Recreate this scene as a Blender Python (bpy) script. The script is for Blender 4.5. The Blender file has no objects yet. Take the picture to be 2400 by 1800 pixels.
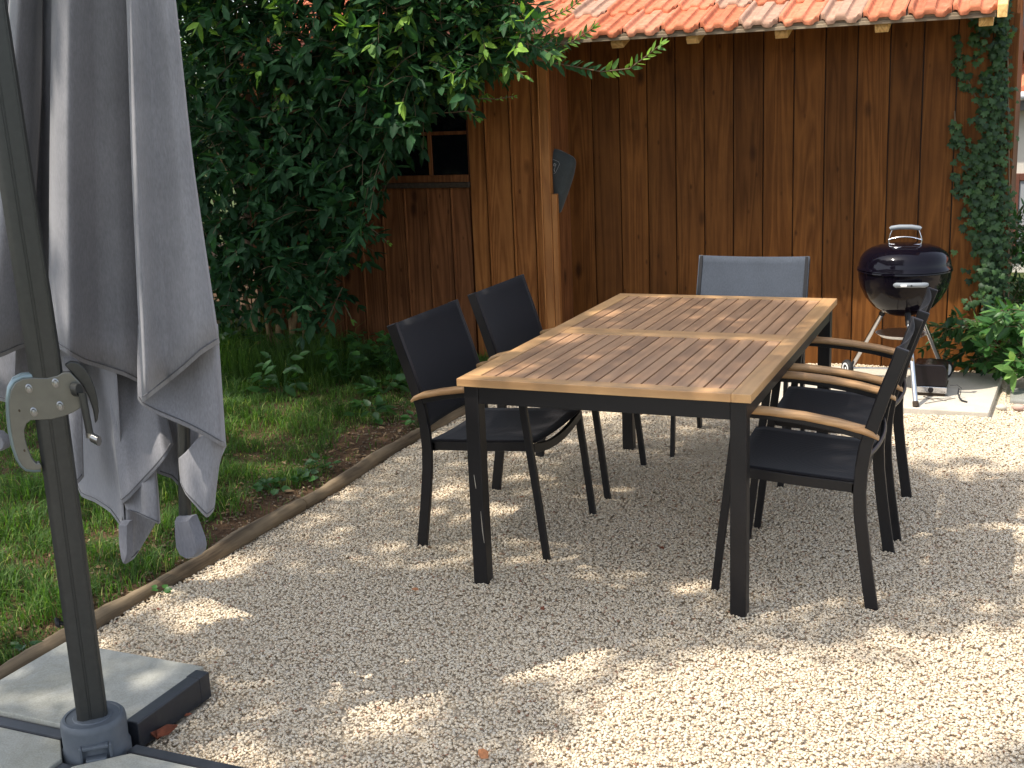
import bpy, math, random
import numpy as np
from mathutils import Vector, Matrix
random.seed(7); RN = np.random.default_rng(11)
S = bpy.context.scene
COL = S.collection
R = math.radians

# ------------------------------------------------------------------ camera
CAM = np.array([1.72817, -3.49804, 1.63754]); YAW, PIT, ROL, FPX = -0.41122, 0.23298, -0.04348, 2795.68
F_ = np.array([math.sin(YAW)*math.cos(PIT), math.cos(YAW)*math.cos(PIT), -math.sin(PIT)])
R0 = np.array([math.cos(YAW), -math.sin(YAW), 0.0]); U0 = np.cross(R0, F_)
RR = R0*math.cos(ROL)+U0*math.sin(ROL); UU = -R0*math.sin(ROL)+U0*math.cos(ROL)
cd = bpy.data.cameras.new('camera'); cam = bpy.data.objects.new('camera', cd); COL.objects.link(cam)
M = Matrix(((RR[0], UU[0], -F_[0], CAM[0]), (RR[1], UU[1], -F_[1], CAM[1]), (RR[2], UU[2], -F_[2], CAM[2]), (0, 0, 0, 1)))
cam.matrix_world = M
cd.sensor_width = 36; cd.lens = FPX/2400*36; cd.clip_end = 1500; cd.clip_start = .05
S.camera = cam

# ------------------------------------------------------------------ light
SUN_EL, SUN_AZX, SUN_AZY = 60.0, -0.70, -0.714     # direction towards the sun, on the ground
sdir = Vector((SUN_AZX*math.cos(R(SUN_EL)), SUN_AZY*math.cos(R(SUN_EL)), math.sin(R(SUN_EL)))).normalized()
W = bpy.data.worlds.new('World'); S.world = W; W.use_nodes = True
wn = W.node_tree; bg = wn.nodes['Background']
sky = wn.nodes.new('ShaderNodeTexSky'); sky.sky_type = 'NISHITA'; sky.sun_disc = False
sky.sun_elevation = R(SUN_EL); sky.sun_rotation = math.atan2(sdir.x, sdir.y)
sky.air_density = 1.0; sky.dust_density = 2.0; sky.ozone_density = 1.0
hs_ = wn.nodes.new('ShaderNodeHueSaturation'); hs_.inputs['Saturation'].default_value = .55   # hazy, half clouded sky
wn.links.new(sky.outputs[0], hs_.inputs['Color']); wn.links.new(hs_.outputs[0], bg.inputs[0]); bg.inputs[1].default_value = 0.15
sl = bpy.data.lights.new('sun', 'SUN'); sl.energy = 2.6; sl.angle = R(.6); sl.color = (1, .93, .82)
so = bpy.data.objects.new('sun', sl); COL.objects.link(so)
so.rotation_euler = sdir.to_track_quat('Z', 'Y').to_euler()
so.location = (-4, -6, 9)
S.view_settings.view_transform = 'Standard'; S.view_settings.look = 'None'
S.view_settings.exposure = 1.22; S.view_settings.gamma = 1.0
S.cycles.use_denoising = True
S.cycles.max_bounces = 8; S.cycles.transparent_max_bounces = 8

# ------------------------------------------------------------------ helpers
K = 2400/2212
def ray(px, py):
    u, v = px*K, py*K
    d = F_ + RR*(u-1200)/FPX - UU*(v-900)/FPX
    return d
def at(px, py, Y):                      # point seen at (px, py) on the plane y = Y
    d = ray(px, py); t = (Y-CAM[1])/d[1]
    return CAM+t*d
def gnd(px, py, z=0.0):
    d = ray(px, py); t = (z-CAM[2])/d[2]
    return CAM+t*d

def tag(o, label=None, cat=None, group=None, kind=None):
    if label: o['label'] = label
    if cat: o['category'] = cat
    if group: o['group'] = group
    if kind: o['kind'] = kind
    return o
def empty(name, loc=(0, 0, 0), rz=0.0, label=None, cat=None, group=None):
    o = bpy.data.objects.new(name, None); COL.objects.link(o); o.empty_display_size = .1
    o.location = loc; o.rotation_euler = (0, 0, rz)
    return tag(o, label, cat, group)

class MB:
    """collects geometry; build() links it as one mesh object"""
    def __init__(s): s.v = []; s.f = []; s.r = []
    def add(s, vs, fs, rnd=None):
        b = len(s.v); s.v += [tuple(map(float, q)) for q in vs]
        s.f += [tuple(b+i for i in f) for f in fs]
        if rnd is None: rnd = 0.5
        s.r += [float(rnd)]*len(vs)
    def box(s, a, b, rnd=None, mtx=None):
        (x0, y0, z0), (x1, y1, z1) = a, b
        vs = [(x0,y0,z0),(x1,y0,z0),(x1,y1,z0),(x0,y1,z0),(x0,y0,z1),(x1,y0,z1),(x1,y1,z1),(x0,y1,z1)]
        if mtx is not None: vs = [tuple(mtx @ Vector(q)) for q in vs]
        s.add(vs, [(0,3,2,1),(4,5,6,7),(0,1,5,4),(1,2,6,5),(2,3,7,6),(3,0,4,7)], rnd)
    def prism(s, poly, d0, d1, axis='y', rnd=None):
        # poly in the two other axes, extruded d0..d1 along axis
        n = len(poly)
        def pt(p, d):
            if axis == 'y': return (p[0], d, p[1])
            if axis == 'x': return (d, p[0], p[1])
            return (p[0], p[1], d)
        vs = [pt(p, d0) for p in poly]+[pt(p, d1) for p in poly]
        fs = [tuple(range(n)), tuple(range(2*n-1, n-1, -1))]
        fs += [(i, i+n, (i+1) % n+n, (i+1) % n) for i in range(n)]
        s.add(vs, fs, rnd)
    def strip(s, line, wid, d0, d1, rnd=None):
        """bar of profile width wid in x-z following a line [(x,z)..], extruded y d0..d1"""
        L = []; Rr = []
        for i, p in enumerate(line):
            a = line[max(0, i-1)]; b = line[min(len(line)-1, i+1)]
            t = Vector((b[0]-a[0], b[1]-a[1])).normalized(); nrm = Vector((-t.y, t.x))
            w = wid[i] if isinstance(wid, (list, tuple)) else wid
            L.append((p[0]+nrm.x*w/2, p[1]+nrm.y*w/2)); Rr.append((p[0]-nrm.x*w/2, p[1]-nrm.y*w/2))
        n = len(line)
        vs = [(q[0], d0, q[1]) for q in L]+[(q[0], d0, q[1]) for q in Rr]+[(q[0], d1, q[1]) for q in L]+[(q[0], d1, q[1]) for q in Rr]
        fs = []
        for i in range(n-1):
            fs += [(i, i+1, n+i+1, n+i), (2*n+i, 3*n+i, 3*n+i+1, 2*n+i+1), (i, 2*n+i, 2*n+i+1, i+1), (n+i, n+i+1, 3*n+i+1, 3*n+i)]
        fs += [(0, n, 3*n, 2*n), (n-1, 3*n-1, 4*n-1, 2*n-1)]
        s.add(vs, fs, rnd)
    def tube(s, pts, rad, n=8, rnd=None, cap=True):
        P = [Vector(p) for p in pts]; vs = []; m = len(P)
        up = Vector((0, 0, 1)); pn = None
        for i, p in enumerate(P):
            t = (P[min(m-1, i+1)]-P[max(0, i-1)]).normalized()
            if pn is None:
                a = Vector((1, 0, 0)) if abs(t.x) < .8 else Vector((0, 1, 0)); pn = (a-t*a.dot(t)).normalized()
            else: pn = (pn-t*pn.dot(t)).normalized()
            b = t.cross(pn); r = rad[i] if isinstance(rad, (list, tuple)) else rad
            for k in range(n):
                an = 2*math.pi*k/n; vs.append(p+pn*(math.cos(an)*r)+b*(math.sin(an)*r))
        fs = [(i*n+k, i*n+(k+1) % n, (i+1)*n+(k+1) % n, (i+1)*n+k) for i in range(m-1) for k in range(n)]
        if cap: fs += [tuple(range(n-1, -1, -1)), tuple(range((m-1)*n, m*n))]
        s.add(vs, fs, rnd)
    def lathe(s, prof, c, n=40, rnd=None, axis='z'):
        vs = []; m = len(prof)
        for (r, h) in prof:
            for k in range(n):
                an = 2*math.pi*k/n; a, b = r*math.cos(an), r*math.sin(an)
                if axis == 'z': vs.append((c[0]+a, c[1]+b, c[2]+h))
                elif axis == 'x': vs.append((c[0]+h, c[1]+a, c[2]+b))
                else: vs.append((c[0]+a, c[1]+h, c[2]+b))
        fs = [(i*n+k, i*n+(k+1) % n, (i+1)*n+(k+1) % n, (i+1)*n+k) for i in range(m-1) for k in range(n)]
        if prof[0][0] > 1e-5: fs.append(tuple(range(n-1, -1, -1)))
        if prof[-1][0] > 1e-5: fs.append(tuple(range((m-1)*n, m*n)))
        s.add(vs, fs, rnd)
    def grid(s, rows, rnd=None):
        h = len(rows); w = len(rows[0]); vs = [p for r in rows for p in r]
        s.add(vs, [(i*w+j, i*w+j+1, (i+1)*w+j+1, (i+1)*w+j) for i in range(h-1) for j in range(w-1)], rnd)
    def build(s, name, mat, parent=None, bevel=0.0, smooth=None, solid=0.0, sub=0, seg=2):
        me = bpy.data.meshes.new(name); me.from_pydata(s.v, [], s.f); me.validate()
        at_ = me.attributes.new('rnd', 'FLOAT', 'POINT')
        if len(me.vertices) == len(s.r): at_.data.foreach_set('value', s.r)
        import bmesh
        bm = bmesh.new(); bm.from_mesh(me); bmesh.ops.recalc_face_normals(bm, faces=bm.faces); bm.to_mesh(me); bm.free()
        if smooth is not None:
            me.polygons.foreach_set('use_smooth', [True]*len(me.polygons))
            if smooth < 180: me.set_sharp_from_angle(angle=R(smooth))
        me.materials.append(mat)
        o = bpy.data.objects.new(name, me); COL.objects.link(o)
        if parent: o.parent = parent
        if sub:
            m = o.modifiers.new('sub', 'SUBSURF'); m.levels = sub; m.render_levels = sub
        if solid:
            m = o.modifiers.new('solid', 'SOLIDIFY'); m.thickness = solid; m.offset = 0
        if bevel:
            m = o.modifiers.new('bevel', 'BEVEL'); m.width = bevel; m.segments = seg; m.limit_method = 'ANGLE'; m.angle_limit = R(40)
            m.harden_normals = False
        return o

def np_mesh(name, V, T, rnd, mat, parent=None, smooth=False):
    """big triangle mesh from numpy arrays"""
    me = bpy.data.meshes.new(name); nv, nt = len(V), len(T)
    me.vertices.add(nv); me.vertices.foreach_set('co', V.astype(np.float32).ravel())
    me.loops.add(nt*3); me.loops.foreach_set('vertex_index', T.astype(np.int32).ravel())
    me.polygons.add(nt); me.polygons.foreach_set('loop_start', np.arange(0, nt*3, 3, dtype=np.int32))
    if smooth: me.polygons.foreach_set('use_smooth', np.ones(nt, dtype=bool))
    a = me.attributes.new('rnd', 'FLOAT', 'POINT'); a.data.foreach_set('value', rnd.astype(np.float32))
    me.update(calc_edges=True); me.materials.append(mat)
    o = bpy.data.objects.new(name, me); COL.objects.link(o)
    if parent: o.parent = parent
    return o

# ------------------------------------------------------------------ materials
def newmat(name):
    m = bpy.data.materials.new(name); m.use_nodes = True; nt = m.node_tree
    b = nt.nodes['Principled BSDF']; return m, nt, b
def N(nt, t, **kw):
    n = nt.nodes.new(t)
    for k, v in kw.items():
        if k in ('operation', 'blend_type', 'data_type', 'noise_dimensions', 'feature', 'wave_type', 'bands_direction', 'attribute_name', 'interpolation'): setattr(n, k, v)
    return n
def ramp(nt, src, stops, interp='LINEAR'):
    r = nt.nodes.new('ShaderNodeValToRGB'); r.color_ramp.interpolation = interp
    e = r.color_ramp.elements
    while len(e) < len(stops): e.new(.5)
    for q, (p, c) in zip(e, stops): q.position = p; q.color = (*c, 1)
    nt.links.new(src, r.inputs[0]); return r.outputs[0]
def mixc(nt, fac, a, b, mode='MIX'):
    m = nt.nodes.new('ShaderNodeMix'); m.data_type = 'RGBA'; m.blend_type = mode
    for i, v in ((0, fac), (6, a), (7, b)):
        if hasattr(v, 'is_linked'): nt.links.new(v, m.inputs[i])
        elif i == 0: m.inputs[0].default_value = v
        else: m.inputs[i].default_value = (*v, 1)
    return m.outputs[2]
def math_(nt, op, a, b=None, c=None):
    m = nt.nodes.new('ShaderNodeMath'); m.operation = op
    for i, v in enumerate((a, b, c)):
        if v is None: continue
        if hasattr(v, 'is_linked'): nt.links.new(v, m.inputs[i])
        else: m.inputs[i].default_value = v
    return m.outputs[0]
def coords(nt, scale=(1, 1, 1), rndoff=0.0):
    tc = nt.nodes.new('ShaderNodeTexCoord'); mp = nt.nodes.new('ShaderNodeMapping')
    mp.inputs['Scale'].default_value = scale; nt.links.new(tc.outputs['Object'], mp.inputs[0]); out = mp.outputs[0]
    if rndoff:
        a = nt.nodes.new('ShaderNodeAttribute'); a.attribute_name = 'rnd'
        vm = nt.nodes.new('ShaderNodeVectorMath'); vm.operation = 'SCALE'; vm.inputs[0].default_value = (rndoff, rndoff*.7, rndoff*1.3)
        nt.links.new(a.outputs['Fac'], vm.inputs['Scale'])
        va = nt.nodes.new('ShaderNodeVectorMath'); va.operation = 'ADD'
        nt.links.new(out, va.inputs[0]); nt.links.new(vm.outputs[0], va.inputs[1]); out = va.outputs[0]
    return out
def noise(nt, vec, sc, det=4, rough=.55, dist=0):
    n = nt.nodes.new('ShaderNodeTexNoise'); n.inputs['Scale'].default_value = sc; n.inputs['Detail'].default_value = det
    n.inputs['Roughness'].default_value = rough; n.inputs['Distortion'].default_value = dist
    nt.links.new(vec, n.inputs['Vector']); return n.outputs['Fac']
def rnd_(nt):
    a = nt.nodes.new('ShaderNodeAttribute'); a.attribute_name = 'rnd'; return a.outputs['Fac']
def bump(nt, b, h, st=.3, d=.002):
    n = nt.nodes.new('ShaderNodeBump'); n.inputs['Strength'].default_value = st; n.inputs['Distance'].default_value = d
    nt.links.new(h, n.inputs['Height']); nt.links.new(n.outputs[0], b.inputs['Normal'])

def wood(name, lo, hi, axis, rough=.6, knots=True, var=.5, dark=(.02, .008, .004), ringscale=9.0, spec=.3, soft=0.0):
    m, nt, b = newmat(name)
    st = {'x': (.06, 1, 1), 'y': (1, .06, 1), 'z': (1, 1, .06)}[axis]
    v = coords(nt, st, 7.0)
    fine = noise(nt, v, 130, 4, .6); broad = noise(nt, v, ringscale, 2, .5, .8)
    rings = math_(nt, 'FRACT', math_(nt, 'MULTIPLY', broad, 7.0))
    rings = math_(nt, 'ABSOLUTE', math_(nt, 'SUBTRACT', rings, .5))
    f = math_(nt, 'ADD', math_(nt, 'MULTIPLY', fine, .55), math_(nt, 'MULTIPLY', rings, .9))
    c = ramp(nt, f, [(.2-.12*soft, lo), (.75+.15*soft, hi)])
    r = rnd_(nt)
    c = mixc(nt, var, c, ramp(nt, r, [(0, (.45, .42, .42)), (.5, (.85, .82, .8)), (1, (1.25, 1.2, 1.1))]), 'MULTIPLY')
    big = noise(nt, coords(nt, (1, 1, 1), 3.0), 2.3, 4, .6)
    c = mixc(nt, .55-.2*soft, c, ramp(nt, big, [(.3, (.5, .46, .46)), (.65, (1.2, 1.16, 1.1))]), 'MULTIPLY')
    if knots:
        st2 = {'x': (.45, 1, 1), 'y': (1, .45, 1), 'z': (1, 1, .45)}[axis]
        vo = nt.nodes.new('ShaderNodeTexVoronoi'); vo.inputs['Scale'].default_value = 5.2
        nt.links.new(coords(nt, st2, 5.0), vo.inputs['Vector'])
        k = ramp(nt, vo.outputs['Distance'], [(.05, (1, 1, 1)), (.16, (0, 0, 0))])
        c = mixc(nt, math_(nt, 'MULTIPLY', k, .8), c, dark)
        v2 = nt.nodes.new('ShaderNodeTexVoronoi'); v2.inputs['Scale'].default_value = 11
        nt.links.new(coords(nt, tuple(q*1.0 for q in st2), 9.0), v2.inputs['Vector'])
        k2 = ramp(nt, v2.outputs['Distance'], [(.04, (1, 1, 1)), (.11, (0, 0, 0))])
        c = mixc(nt, math_(nt, 'MULTIPLY', k2, .6), c, dark)
    nt.links.new(c, b.inputs['Base Color'])
    b.inputs['Roughness'].default_value = rough; b.inputs['Specular IOR Level'].default_value = spec
    bump(nt, b, f, .35, .002)
    return m

M_WALL = wood('stained_boards', (.080, .028, .0065), (.205, .082, .021), 'z', .6, dark=(.024, .008, .003), var=.5, soft=.72, spec=.12)
M_WALL2 = wood('stained_boards_reddish', (.105, .038, .014), (.260, .105, .040), 'z', .6, dark=(.028, .009, .004), var=.5, soft=.35, spec=.15)
M_PANEL = wood('door_panel_boards', (.150, .052, .014), (.330, .135, .040), 'z', .6, dark=(.035, .010, .004), var=.45, soft=.35, spec=.12)
M_POST = wood('post_wood', (.27, .10, .025), (.46, .20, .060), 'z', .5, knots=False, var=.3, soft=.6)
M_RAFT = wood('raw_pine', (.42, .24, .08), (.72, .48, .20), 'y', .6, knots=False, var=.3)
M_BATT = wood('weathered_board', (.16, .12, .08), (.32, .25, .17), 'x', .7, knots=False, var=.3)
M_TEAKY = wood('teak_slat', (.38, .215, .115), (.55, .335, .19), 'y', .42, knots=False, var=.38, ringscale=6, spec=.4, soft=.7)
M_TEAKY2 = wood('teak_rail_long', (.49, .275, .125), (.64, .39, .18), 'y', .4, knots=False, var=.25, ringscale=6, spec=.4, soft=.7)
M_TEAKX = wood('teak_rail', (.49, .275, .125), (.64, .39, .18), 'x', .4, knots=False, var=.25, ringscale=6, spec=.4, soft=.7)
M_ARM = wood('teak_armrest', (.44, .25, .11), (.66, .41, .20), 'x', .4, knots=False, var=.35, ringscale=9, spec=.4)
M_LOG = wood('log_wood', (.06, .042, .025), (.25, .19, .12), 'y', .9, knots=True, var=.3, dark=(.04, .026, .018), ringscale=5)

def plain(name, col, rough=.5, metal=0.0, spec=.5, nz=.0, nsc=30, bmp=.0, coat=0.0):
    m, nt, b = newmat(name)
    if nz or bmp:
        f = noise(nt, coords(nt), nsc, 5, .6)
        if nz:
            c = ramp(nt, f, [(.25, tuple(q*(1-nz) for q in col)), (.75, tuple(min(1, q*(1+nz)) for q in col))])
            nt.links.new(c, b.inputs['Base Color'])
        else: b.inputs['Base Color'].default_value = (*col, 1)
        if bmp: bump(nt, b, f, bmp, .002)
    else: b.inputs['Base Color'].default_value = (*col, 1)
    b.inputs['Roughness'].default_value = rough; b.inputs['Metallic'].default_value = metal
    b.inputs['Specular IOR Level'].default_value = spec
    if coat: b.inputs['Coat Weight'].default_value = coat; b.inputs['Coat Roughness'].default_value = .05
    return m
M_BLACK = plain('black_powder_coat', (.0085, .0075, .0085), .42, 0, .4, .25, 200, .05)
M_MAST = plain('charcoal_aluminium', (.042, .043, .041), .38, .4, .5, .15, 60)
M_GREYP = plain('grey_plastic', (.085, .098, .115), .5, 0, .45, .12, 40, .05)
M_PLATE = plain('satin_metal_plate', (.15, .15, .135), .35, .6, .5, .12, 30)
M_PLATERIM = plain('plate_rim', (.18, .235, .255), .3, .5)
M_BOLT = plain('bolt_steel', (.30, .30, .30), .3, .9)
M_CROSS = plain('cross_steel', (.028, .030, .036), .35, .2, .5, .2, 60)
M_ENAMEL = plain('black_enamel', (.004, .003, .006), .07, 0, .2, coat=.08)
M_CHROME = plain('chrome', (.55, .55, .57), .15, 1.0)
M_ALU = plain('aluminium', (.62, .63, .65), .3, 1.0, .5, .1, 60)
M_HANDLE = plain('grey_handle', (.20, .22, .24), .55)
M_WHITEP = plain('white_plastic', (.75, .75, .76), .4)
M_TYRE = plain('black_tyre', (.012, .012, .013), .65)
M_SMOKE = plain('dark_plastic', (.010, .008, .010), .25, 0, .3)
M_SOIL = None

def fabric(name, col, trans=0.0, weave=900, st=.25, spec=.25, big=.12, sheen=.3, seam=False):
    m, nt, b = newmat(name); v = coords(nt)
    w = nt.nodes.new('ShaderNodeTexWave'); w.inputs['Scale'].default_value = weave/6.28; w.bands_direction = 'Z'; nt.links.new(v, w.inputs[0])
    n1 = noise(nt, coords(nt, (1, 1, .25)), 260, 3, .6); n2 = noise(nt, v, 5, 4, .6)
    c = ramp(nt, n1, [(.25, tuple(q*.82 for q in col)), (.75, tuple(min(1, q*1.15) for q in col))])
    c = mixc(nt, 1.0, c, ramp(nt, n2, [(.3, (1-big,)*3), (.7, (1+big,)*3)]), 'MULTIPLY')
    if seam: c = mixc(nt, 1.0, c, ramp(nt, rnd_(nt), [(.1, (.45, .45, .45)), (.4, (1, 1, 1))]), 'MULTIPLY')
    nt.links.new(c, b.inputs['Base Color']); b.inputs['Roughness'].default_value = .85; b.inputs['Specular IOR Level'].default_value = spec
    b.inputs['Sheen Weight'].default_value = sheen; b.inputs['Sheen Roughness'].default_value = .4
    bump(nt, b, math_(nt, 'ADD', n1, math_(nt, 'MULTIPLY', w.outputs['Fac'], .5)), st, .0008)
    if trans:
        t = nt.nodes.new('ShaderNodeBsdfTranslucent'); nt.links.new(c, t.inputs[0])
        mx = nt.nodes.new('ShaderNodeMixShader'); mx.inputs[0].default_value = trans
        nt.links.new(b.outputs[0], mx.inputs[1]); nt.links.new(t.outputs[0], mx.inputs[2])
        nt.links.new(mx.outputs[0], nt.nodes['Material Output'].inputs[0])
    return m
M_CLOTH = fabric('parasol_cloth', (.235, .232, .248), .06, seam=True)
M_CLOTHD = fabric('parasol_pocket', (.17, .17, .19), .03)
M_SLING = fabric('sling_mesh', (.011, .0100, .012), .02, 1400, .5, .15, sheen=.12)
M_SLINGL = fabric('sling_mesh_sunlit_tone', (.062, .072, .090), .06, 1400, .6, sheen=.2)  # paler copy of the sling, sunlight on the far chair put into its colour
M_COVER = fabric('dark_cover', (.05, .056, .056), 0)

def leafmat(name, dark, mid, young, trans=.3, rough=.42, spec=.45):
    m, nt, b = newmat(name); r = rnd_(nt)
    c = ramp(nt, r, [(0, dark), (.55, mid), (.8, tuple(q*1.25 for q in mid)), (1, young)])
    n = noise(nt, coords(nt), 40, 2)
    c = mixc(nt, 1.0, c, ramp(nt, n, [(.3, (.8, .8, .8)), (.7, (1.15, 1.15, 1.15))]), 'MULTIPLY')
    nt.links.new(c, b.inputs['Base Color']); b.inputs['Roughness'].default_value = rough; b.inputs['Specular IOR Level'].default_value = spec
    t = nt.nodes.new('ShaderNodeBsdfTranslucent')
    nt.links.new(mixc(nt, 1.0, c, (1.5, 1.7, .7), 'MULTIPLY'), t.inputs[0])
    mx = nt.nodes.new('ShaderNodeMixShader'); mx.inputs[0].default_value = trans
    nt.links.new(b.outputs[0], mx.inputs[1]); nt.links.new(t.outputs[0], mx.inputs[2])
    nt.links.new(mx.outputs[0], nt.nodes['Material Output'].inputs[0])
    return m
M_LEAF = leafmat('shrub_leaf', (.013, .042, .018), (.032, .088, .034), (.24, .40, .06), .32, .55, .16)
M_IVY = leafmat('ivy_leaf', (.012, .034, .012), (.038, .084, .026), (.14, .22, .05), .18, .5, .3)
M_BUSH = leafmat('bush_leaf', (.020, .060, .018), (.050, .130, .035), (.26, .42, .12))
M_WEED = leafmat('weed_leaf', (.020, .060, .014), (.045, .125, .025), (.12, .26, .05))
M_GRASS = leafmat('grass_blade', (.028, .064, .014), (.082, .162, .028), (.28, .32, .10), .4, .6, .25)
M_TREE = leafmat('tree_leaf', (.030, .055, .020), (.060, .110, .035), (.10, .18, .05), .42)
M_BARK = plain('bark', (.20, .13, .065), .9, 0, .2, .5, 25, .6)
M_BARKD = plain('bark_dark', (.055, .04, .028), .9, 0, .2, .4, 40, .5)
M_VINE = plain('vine_stem', (.16, .11, .07), .9, 0, .2, .3, 60, .4)

def stonemat():
    m, nt, b = newmat('limestone_chips'); r = rnd_(nt)
    c = ramp(nt, r, [(0, (.48, .375, .26)), (.15, (.63, .51, .365)), (.4, (.71, .60, .445)), (.65, (.76, .665, .515)), (.85, (.66, .59, .485)), (.95, (.66, .47, .33)), (1, (.30, .17, .11))])
    n = noise(nt, coords(nt), 260, 4, .7)
    c = mixc(nt, 1.0, c, ramp(nt, n, [(.3, (.82, .80, .78)), (.7, (1.08, 1.07, 1.05))]), 'MULTIPLY')
    nt.links.new(c, b.inputs['Base Color']); b.inputs['Roughness'].default_value = .85; b.inputs['Specular IOR Level'].default_value = .2
    bump(nt, b, n, .4, .001); return m
M_STONE = stonemat()
def bedmat():
    m, nt, b = newmat('gravel_bed')
    vo = nt.nodes.new('ShaderNodeTexVoronoi'); vo.inputs['Scale'].default_value = 75; nt.links.new(coords(nt), vo.inputs['Vector'])
    c = ramp(nt, vo.outputs['Distance'], [(.0, (.64, .54, .40)), (.5, (.60, .51, .38)), (.8, (.46, .38, .28))])
    nt.links.new(c, b.inputs['Base Color']); b.inputs['Roughness'].default_value = .9
    bump(nt, b, math_(nt, 'SUBTRACT', 1.0, vo.outputs['Distance']), .8, .008); return m
M_BED = bedmat()
def soilmat(name, a, c_, sc=60):
    m, nt, b = newmat(name); v = coords(nt)
    n1 = noise(nt, v, sc, 6, .7); n2 = noise(nt, v, 3, 4)
    c = ramp(nt, n1, [(.3, a), (.7, c_)])
    c = mixc(nt, 1.0, c, ramp(nt, n2, [(.3, (.6, .6, .6)), (.7, (1.2, 1.15, 1.1))]), 'MULTIPLY')
    nt.links.new(c, b.inputs['Base Color']); b.inputs['Roughness'].default_value = .95; b.inputs['Specular IOR Level'].default_value = .1
    bump(nt, b, n1, 1.0, .012); return m
M_SOIL = soilmat('garden_soil', (.05, .030, .018), (.16, .10, .06))
M_FIELD = soilmat('far_ground', (.03, .05, .015), (.09, .11, .04), 8)
def concmat(name, a, c_, stain=.5, tint=(.75, .72, .6)):
    m, nt, b = newmat(name); v = coords(nt)
    n1 = noise(nt, v, 220, 4, .7); n2 = noise(nt, v, 7, 7, .7, .8); n3 = noise(nt, coords(nt, (1, .25, 1)), 16, 5, .65, 1.2)
    c = ramp(nt, n1, [(.3, a), (.7, c_)])
    c = mixc(nt, stain, c, ramp(nt, n2, [(.35, tint), (.6, (1, 1, 1))]), 'MULTIPLY')
    c = mixc(nt, math_(nt, 'MULTIPLY', ramp(nt, n3, [(.62, (0, 0, 0)), (.75, (1, 1, 1))]), .25), c, (.62, .62, .6))
    nt.links.new(c, b.inputs['Base Color']); b.inputs['Roughness'].default_value = .85; b.inputs['Specular IOR Level'].default_value = .25
    bump(nt, b, math_(nt, 'ADD', n1, n2), .35, .002); return m
M_CONC = concmat('concrete_slab', (.31, .305, .27), (.45, .44, .39), .6, (.70, .69, .60))
M_PAVE = concmat('paving_slab', (.50, .45, .38), (.62, .57, .49), .3)
M_KERB = concmat('kerb_stone', (.22, .22, .20), (.33, .33, .30))
M_STUCCO = concmat('stucco', (.62, .58, .50), (.72, .68, .60), .3, (.9, .88, .82))
def tilemat():
    m, nt, b = newmat('clay_tile'); r = rnd_(nt); v = coords(nt)
    c = ramp(nt, r, [(0, (.30, .16, .10)), (.2, (.44, .135, .065)), (.6, (.53, .17, .085)), (.9, (.58, .21, .115)), (1, (.40, .24, .17))])
    n1 = noise(nt, coords(nt, (1, 1, 1), 4), 22, 5, .65); n2 = noise(nt, v, 160, 3, .7)
    c = mixc(nt, .7, c, ramp(nt, n1, [(.3, (.62, .6, .58)), (.6, (1.1, 1.08, 1.05))]), 'MULTIPLY')
    c = mixc(nt, math_(nt, 'MULTIPLY', ramp(nt, n1, [(.58, (0, 0, 0)), (.75, (1, 1, 1))]), .35), c, (.62, .42, .30))
    nt.links.new(c, b.inputs['Base Color']); b.inputs['Roughness'].default_value = .8; b.inputs['Specular IOR Level'].default_value = .25
    bump(nt, b, math_(nt, 'ADD', n1, math_(nt, 'MULTIPLY', n2, .4)), .5, .003); return m
M_TILE = tilemat()
M_PANE, nt, b = newmat('dark_window_pane'); b.inputs['Base Color'].default_value = (.004, .004, .006, 1); b.inputs['Roughness'].default_value = .12; b.inputs['Specular IOR Level'].default_value = .35
M_DEADLEAF = plain('dead_leaf', (.16, .045, .02), .7, 0, .3, .4, 60)
M_DEADLEAF2 = plain('dry_leaf_orange', (.42, .17, .07), .7, 0, .3, .3, 60)

# ------------------------------------------------------------------ the ground
mb = MB(); mb.grid([[(x, y, -.045) for x in np.linspace(-400, 400, 5)] for y in np.linspace(-400, 400, 5)])
tag(mb.build('ground', M_FIELD), kind='structure')
def hnoise(x, y):
    return .010*math.sin(3.1*x+1.7*y)+.008*math.sin(5.3*y-2.2*x+1)+.005*math.sin(11*x+3)*math.sin(9*y)
mb = MB(); mb.grid([[(x, y, -.012+.004*math.sin(4*x+2)*math.sin(3*y)) for x in np.linspace(-1.04, 5.5, 60)] for y in np.linspace(-5, 3.76, 70)])
tag(mb.build('gravel_bed', M_BED, smooth=180), kind='structure')
mb = MB(); mb.grid([[(x, y, .012+hnoise(x, y)*.9+(.03 if x < -1.3 else 0)*min(1, (-1.3-x))) for x in np.linspace(-9, -1.03, 90)] for y in np.linspace(-5, 9, 120)])
tag(mb.build('lawn_soil', M_SOIL, smooth=180), kind='structure')

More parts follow.
